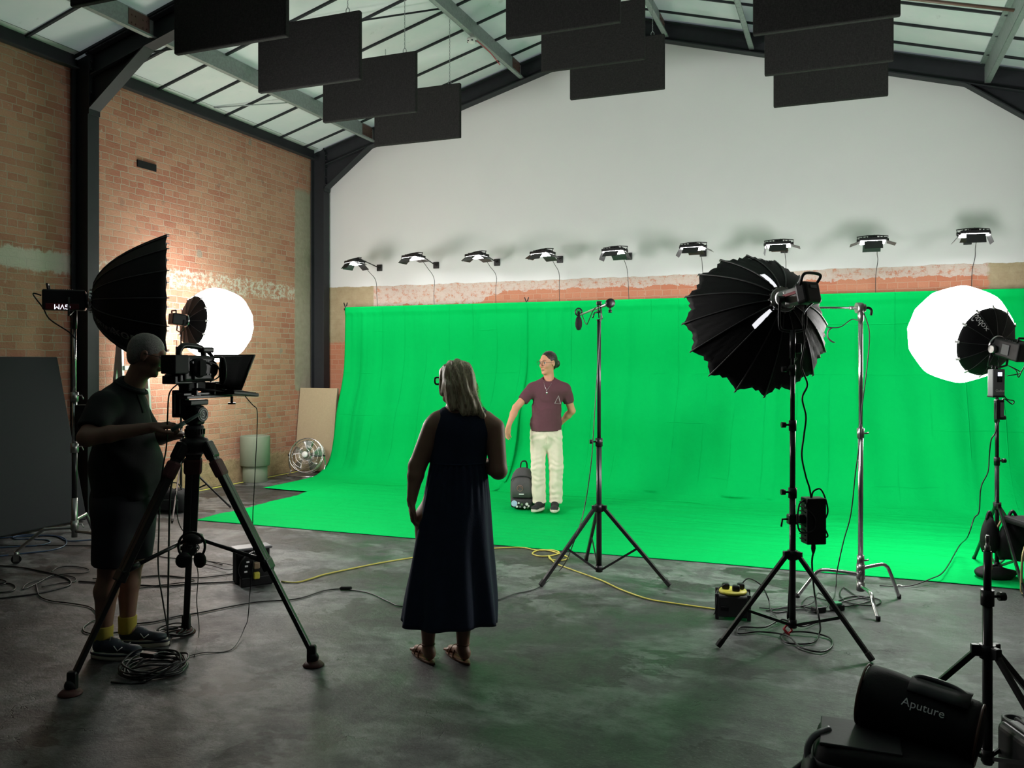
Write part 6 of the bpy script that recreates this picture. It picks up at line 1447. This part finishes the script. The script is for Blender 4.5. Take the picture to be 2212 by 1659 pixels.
# T-shirt
T = Body(O)
T.limb((-.005, .02, .78), (.0, .02, 1.05), .172, .142, .05, (1.07, .86, 1), .08); T.cut((0, 0, .868), (0, 0, -1)); T.limb((0, .02, 1.0), (.02, .02, 1.29), .142, .160, .05, (1.05, .74, 1), .08)
T.limb((-.135, .02, 1.325), (.19, .025, 1.325), .070, .070, .05); T.limb((.02, .022, 1.41), (-.13, .02, 1.335), .060, .064, .04); T.limb((.03, .022, 1.41), (.185, .025, 1.335), .060, .064, .04); T.limb((.02, .025, 1.35), (.028, .025, 1.40), .095, .072, .04, (1, .85, 1))
for a, e in ((sh1, el1), (sh2, el2)):
    q = tuple(Vector(a).lerp(Vector(e), .60)); T.limb(a, q, .070, .060, .03, flat=True)
T.ell((.028, -.015, 1.462), (.066, .070, .056), .006, None, True)
T.build('t_shirt', 'maroon', t, .007, 2, lambda v: .010*foldn(v, 3, 6, 10)*(1.2 if v.z < 1.2 else .6)+.009*math.sin(60*v.z+55*v.x+9*foldn(v, 1, 8, 6))*max(0, 1-abs(v.z-1.05)/.25)*(.5+foldn(v, 7, 4, 4)))
# crew neck and triangle print
b = MB()
z_ = .116; tri_ = [W(p) for p in ((.130, -.106, 1.262), (.088, -.122, 1.180), (.152, -.098, 1.172))]
b.tube(tri_, .0022, 5, closed=True); b.build('triangle_print', 'white_print', t)
b = MB(); b.tube(crom([W(p) for p in ((-.03, -.03, 1.435), (-.025, -.09, 1.38), (-.003, -.121, 1.325), (.0, -.127, 1.312), (.004, -.121, 1.325), (.045, -.085, 1.38), (.072, -.02, 1.435))], 5), .0014, 4); b.sphere(W((.0, -.129, 1.295)), .010, 10, (1, .5, 1.4)); b.build('necklace', 'silver', t)
# trousers
T = Body(O)
T.limb((-.005, .02, .85), (-.0, .02, .90), .147, .138, .04, (1.04, .74, 1), flat=True); T.limb((-.02, .02, .78), (0, .02, .84), .14, .148, .04, (1.05, .8, 1)); T.cut((0, 0, .892), (0, 0, 1))
for sx, hp, kn, an in ((-1, (-.088, .02, .82), (-.090, -.01, .46), (-.076, .02, .075)), (1, (.088, .02, .82), (.108, .0, .46), (.104, .015, .075))):
    T.limb(hp, kn, .096, .079, .02); T.limb(kn, an, .079, .073, .015, flat=True)
def wrk(v):
    low = max(0, 1-abs(v.z-.22)/.25); kn = max(0, 1-abs(v.z-.5)/.2); cr = max(0, 1-abs(v.z-.8)/.12)
    return .0035*low*math.sin(85*v.z+22*v.x+9*foldn(v, 2, 9, 4))+.0028*kn*math.sin(95*v.z-30*v.x+9*foldn(v, 5, 9, 4))+.004*cr*math.sin(80*v.z+40*abs(v.x)+5*foldn(v, 3, 8, 5))+.005*foldn(v, 8, 9, 7)+.002*math.sin(60*v.x+8*foldn(v, 12, 3, 2))
T.build('trousers', 'cream', t, .007, 1, wrk)
b = MB(); b.tube(crom([W(p) for p in ((.0, -.105, .855), (.004, -.112, .82), (.006, -.108, .77), (.0, -.095, .735))], 5), .003, 5); b.build('fly_seam', 'cream', t)
O2 = O-UP*.004
shoe(t, O2, 'canvas_shoe', 'shoe_black', 'sole', (-.03, .06), (-.155, -.17)); shoe(t, O2, 'canvas_shoe', 'shoe_black', 'sole', (.105, .06), (.075, -.20))

# ---- woman with her back to the view -----------------------------------------------
O = fl(965, 1432)
t = thing('person', 'woman in sleeveless dark navy dress and sandals standing with her back to the view', 'person', O)
W = world_of(O); B = Body(O); face = (-.80, .60, -.05); hc = (.045, .03, 1.548)
L, R = add_head(B, hc, face, (0, 0, 1), .97)
B.limb((.075, .03, 1.33), (.055, .04, 1.49), .058, .052, .03)
B.limb((.055, .04, 1.05), (.085, .04, 1.28), .135, .140, .05, (1.0, .75, 1)); B.limb((-.05, .04, 1.325), (.21, .04, 1.325), .060, .060, .05); B.limb((.01, .04, .80), (.05, .04, 1.02), .17, .14, .05, (1, .8, 1))
shl, ell_, wrl = (-.080, .03, 1.29), (-.165, .02, 1.085), (-.190, -.02, .905)
shr, elr, wrr = (.262, .03, 1.29), (.285, .0, 1.06), (.19, .20, 1.085)
for a, e, w_ in ((shl, ell_, wrl), (shr, elr, wrr)):
    B.limb(a, e, .058, .047, .03); m = tuple(Vector(e).lerp(Vector(w_), .3)); B.limb(e, m, .046, .044, .02); B.limb(m, w_, .044, .027, .015)
add_hand(B, wrl, (-.05, .10, -.8), (.8, .2, .1), 1, .55, .5, .94); add_hand(B, wrr, (-.7, .5, .1), (0, .3, -1), 1, .7, .5, .92)
for hp, kn, an in (((-.09, .05, .78), (-.10, .04, .45), (-.105, .03, .085)), ((.10, .05, .78), (.095, .04, .45), (.088, .03, .085))):
    B.limb(hp, kn, .095, .062, .03); m = tuple(Vector(kn).lerp(Vector(an), .3)); B.limb(kn, m, .055, .058, .02); B.limb(m, an, .058, .033, .02)
    toe = (an[0]-.075, an[1]+.14, .028); B.ell((an[0]+.012, an[1]-.02, .048), (.032, .034, .034), .015); B.limb((an[0], an[1], .06), toe, .034, .022, .02, (1, 1, .8))
    d = Vector((-.075, .14, 0)).normalized(); s_ = Vector((-d.y, d.x, 0))
    for i in range(5):
        off = s_*(.030-.015*i)*(1); a = Vector(toe)+off*.8-d*.01+Vector((0, 0, -.006)); B.limb(tuple(a), tuple(a+d*(.040-.003*i)+off*.15-Vector((0, 0, .006))), .011-.0007*i, .009-.0006*i, .003)
B.build('body', 'skin_woman', t, .0055, 1)
glasses(t, W, L, 3.0, 1.0)
# hair, falling over the shoulders
hairmat('blonde', (.42, .33, .19), (.92, .80, .56))
H = Body(O)
H.ell(L(-.015, 0, .034), (.102, .088, .092), .02, R); H.ell(L(-.05, 0, -.03), (.075, .085, .10), .03, R); H.limb(L(-.03, .055, -.03), (.12, .0, 1.40), .050, .040, .03); H.limb(L(-.05, 0, -.03), (.135, -.03, 1.41), .065, .045, .03)
H.limb((.13, -.03, 1.44), (.20, -.03, 1.365), .048, .018, .03); H.limb(L(-.02, -.06, -.03), (.035, -.04, 1.42), .045, .03, .03); H.limb(L(-.05, -.02, -.03), (.10, -.05, 1.385), .05, .022, .03)
H.limb(L(.045, .055, .02), L(.035, .075, -.09), .030, .016, .02); H.limb(L(.055, -.04, .04), L(.04, -.068, -.06), .026, .018, .02)
H.ell(L(.092, 0, -.025), (.062, .085, .095), .010, R, True)
def strands(v):
    return .0035*math.sin(130*(v.x+.25*v.z)+60*v.y+7*mnoise.noise(Vector((v.x*8, v.y*8, v.z*3))))+.004*mnoise.noise(Vector((v.x*50, v.y*50, v.z*6)))
H.build('hair', 'blonde', t, .005, 1, strands)
b = MB(); rnd = random.Random(5)
for i in range(110):
    a = rnd.uniform(-2.6, 2.6); p0_ = Vector(L(-.02+.08*math.cos(a)*.6, .07*math.sin(a), .09)); side = math.sin(a)
    q = Vector((.10+.10*rnd.random()-.04*(rnd.random() < .3), -.045+.04*rnd.random(), 1.355+.07*rnd.random())); mid = Vector(L(-.075-.02*rnd.random(), .09*side, -.02)) if rnd.random() < .7 else Vector(L(-.04, .095*side, 0.0))
    b.tube(crom([W(p0_), W(mid), W(mid.lerp(q, .5)+Vector((rnd.uniform(-.01, .02), -.018, 0))), W(q+Vector((rnd.uniform(-.01, .03), 0, 0)))], 4), .0011, 3)
b.build('loose_strands', 'blonde', t)
# dress: bodice and gathered skirt
T = Body(O)
T.limb((.055, .04, 1.075), (.085, .04, 1.26), .150, .158, .04, (1.0, .78, 1)); T.limb((.065, .04, 1.30), (.105, .04, 1.31), .105, .105, .05, (1.25, .80, 1)); T.limb((.0, .04, 1.345), (.165, .04, 1.345), .045, .045, .04, (1, 1, 1))
T.ell((.065, .03, 1.44), (.075, .075, .06), .01, None, True); T.ell((-.135, .03, 1.27), (.065, .12, .10), .015, None, True); T.ell((.318, .03, 1.27), (.065, .12, .10), .015, None, True)
T.limb((.06, .04, 1.07), (.06, .04, 1.115), .148, .148, .01, (1.0, .8, 1))
T.build('bodice', 'navy_dress', t, .0065, 2, lambda v: .006*foldn(v, 4, 8, 5))
b = MB(); rings = []; n = 120
for i in range(41):
    u = i/40; z = 1.10-.885*u; w_ = .148+.115*u**.8; dp = .120+.09*u**.8; cx_ = .060-.050*u
    g = (1-u)*.4+.5; r = []
    for j in range(n):
        a = 2*PI*j/n; fo = .006*math.sin(28*a+1.5*math.sin(3*a))*max(0, 1-u*3)+.016*u*math.sin(9*a+.7*math.sin(u*4))+.010*u*math.sin(5*a+1+u*2)+.012*u*mnoise.noise(Vector((math.cos(a)*2, math.sin(a)*2, u*3)))
        r.append(W((cx_+(w_+fo)*math.cos(a), .04+(dp+fo)*math.sin(a), z-(.012*math.cos(a-.6)+.012*math.sin(2*a))*u)))
    rings.append(r)
b.loft(rings); b.build('skirt', 'navy_dress', t)
b = MB(); b.tube([W((.060+.150*math.cos(a), .04+.122*math.sin(a), 1.10)) for a in [2*PI*i/48 for i in range(48)]], .006, 6, closed=True); b.build('waist_seam', 'navy_dress', t)
for an in ((-.105, .03), (.088, .03)):
    d = Vector((-.075, .14, 0)).normalized(); s_ = Vector((-d.y, d.x, 0)); c = Vector((an[0], an[1], 0)); b = MB()
    b.loft([[W(c+d*(.065+(.145)*math.cos(a))+s_*((.040+.008*math.cos(a))*math.sin(a))+Vector((0, 0, z))) for a in [2*PI*i/28 for i in range(28)]] for z in (.001, .008, .014)]); so = b.build('sandal_sole', 'leather', t)
    b = MB()
    for x, h_, w_ in ((.105, .050, .040), (.045, .062, .042)): b.tube(crom([W(c+d*x+s_*w_*k+Vector((0, 0, z))) for k, z in ((-1, .012), (-.85, h_*.7), (0, h_+.012), (.85, h_*.7), (1, .012))], 5), .0045, 6)
    b.tube([W(c+Vector((.036*math.cos(a), .036*math.sin(a)-.0, .095+.0*a))) for a in [2*PI*i/20 for i in range(20)]], .004, 6, closed=True)
    b.build('sandal_straps', 'leather', so)

# ---- camera operator in profile ---------------------------------------------------
O = fl(255, 1408)
t = thing('person', 'grey haired man in dark polo shirt and shorts operating the video camera at the left', 'person', O)
W = world_of(O); B = Body(O); face = (.93, .22, -.30); hc = (.165, .0, 1.700)
L, R = add_head(B, hc, face, (.30, 0, .95), 1.0)
B.limb((.05, .0, 1.45), (.130, .0, 1.62), .058, .060, .03)
B.limb((.03, 0, 1.00), (.0, 0, 1.34), .150, .130, .04, (1, 1.0, 1)); B.limb((-.005, -.15, 1.41), (-.005, .16, 1.41), .055, .055, .03); B.limb((.03, 0, .85), (.04, 0, 1.0), .15, .16, .05)
shn, eln, wrn = (.0, -.18, 1.41), (-.015, -.33, 1.255), (.290, -.23, 1.300)
shf, elf, wrf = (.0, .19, 1.41), (.09, .27, 1.20), (.30, .06, 1.235)
for a, e, w_ in ((shn, eln, wrn), (shf, elf, wrf)):
    B.limb(a, e, .060, .048, .03); m = tuple(Vector(e).lerp(Vector(w_), .35)); B.limb(e, m, .046, .045, .02); B.limb(m, w_, .045, .028, .015)
add_hand(B, wrn, (.85, .15, .12), (.1, .3, -1), -1, 1.15, .8, 1.05, spread=.6); add_hand(B, wrf, (.8, -.25, .05), (.1, 0, -1), 1, .45, .5, 1.05)
for hp, kn, an in (((.02, -.09, .84), (.0, -.09, .50), (-.045, -.08, .10)), ((.04, .10, .84), (.035, .10, .50), (.005, .11, .10))):
    B.limb(hp, kn, .098, .066, .03); m = tuple(Vector(kn).lerp(Vector(an), .32)); B.limb(kn, (m[0]-.012, m[1], m[2]), .060, .064, .02); B.limb((m[0]-.012, m[1], m[2]), an, .062, .036, .02); B.limb(an, (an[0]+.09, an[1], .05), .036, .03, .02)
B.build('body', 'skin_operator', t, .0055, 1)
glasses(t, W, L, .9)
for k in (-1, 1): MB().sphere(W(L(.083, k*.031, .012)), .0128, 12).build('eye', 'eye_white', t)
H = Body(O)
H.ell(L(-.013, 0, .033), (.0985, .0785, .0885), .02, R); H.ell(L(-.050, 0, -.015), (.052, .070, .070), .03, R)
H.ell(L(.104, 0, -.032), (.060, .095, .092), .008, R, True); H.ell(L(.045, .085, -.045), (.045, .03, .060), .010, R, True); H.ell(L(.045, -.085, -.045), (.045, .03, .060), .010, R, True)
H.ell(L(.0, .085, -.010), (.022, .02, .035), .006, R, True); H.ell(L(.0, -.085, -.010), (.022, .02, .035), .006, R, True); H.ell(L(.0, 0, -.145), (.12, .12, .070), .02, R, True)
H.build('hair', 'grey_hair', t, .005, 1, lambda v: .0012*mnoise.noise(Vector((v.x*90, v.y*90, v.z*90))))
T = Body(O)
T.limb((.058, 0, .80), (.055, 0, 1.06), .172, .176, .05, (1, 1.05, 1)); T.limb((.055, 0, 1.05), (.015, 0, 1.35), .176, .156, .06, (1, 1.08, 1)); T.cut((0, 0, .895), (0, 0, -1)); T.limb((.0, -.15, 1.425), (.0, .16, 1.425), .078, .078, .05); T.limb((.01, 0, 1.40), (.055, 0, 1.50), .12, .085, .05)
for a, e in ((shn, eln), (shf, elf)):
    q = tuple(Vector(a).lerp(Vector(e), .78)); T.limb(a, q, .080, .072, .04, flat=True)
T.ell((.105, 0, 1.56), (.072, .075, .06), .008, None, True)
T.build('polo_shirt', 'polo', t, .007, 2, lambda v: .010*foldn(v, 2, 5, 7)+.007*math.sin(45*v.z+30*v.x+6*foldn(v, 6, 4, 4))*max(0, 1-abs(v.z-1.15)/.3)+.010*math.sin(26*v.x+22*v.y)*max(0, 1-(v.z-.89)/.25))
b = MB(); cpts = [W((.075+.082*math.cos(a), .082*math.sin(a), 1.515+.035*math.cos(a+PI))) for a in [2*PI*i/30 for i in range(30)]]; b.tube(cpts, [.010]*30, 8, closed=True); b.build('collar', 'polo', t)
b = MB(); b.loft([[W((x+hx*math.cos(a), -.03+hy*math.sin(a), z)) for a in [2*PI*i/16 for i in range(16)]] for x, z, hx, hy in ((.130, 1.475, .004, .022), (.146, 1.43, .004, .022), (.166, 1.37, .003, .020))]); b.build('placket', 'polo', t)
T = Body(O); T.limb((.035, 0, .86), (.045, 0, .94), .176, .168, .04, (1, .98, 1), flat=True); T.limb((.03, 0, .80), (.035, 0, .88), .165, .17, .04)
for hp, kn in (((.03, -.09, .82), (.01, -.092, .52)), ((.05, .10, .82), (.04, .10, .52))): T.limb(hp, kn, .128, .108, .03, flat=True)
T.build('shorts', 'shorts', t, .007, 2, lambda v: .008*foldn(v, 9, 6, 5))
for an in ((-.045, -.08), (.005, .11)):
    b = MB(); b.lathe([(.044, .075), (.052, .08), (.050, .12), (.051, .14), (.052, .17), (.050, .175), (.044, .175)], W((an[0], an[1], 0)), n=20); b.build('sock', 'sock', t)
shoe(t, O, 'trainer', 'shoe_navy', 'sole', (-.105, -.09), (.20, -.12), .052, .10, .036); shoe(t, O, 'trainer', 'shoe_navy', 'sole', (-.055, .12), (.245, .115), .052, .10, .036)
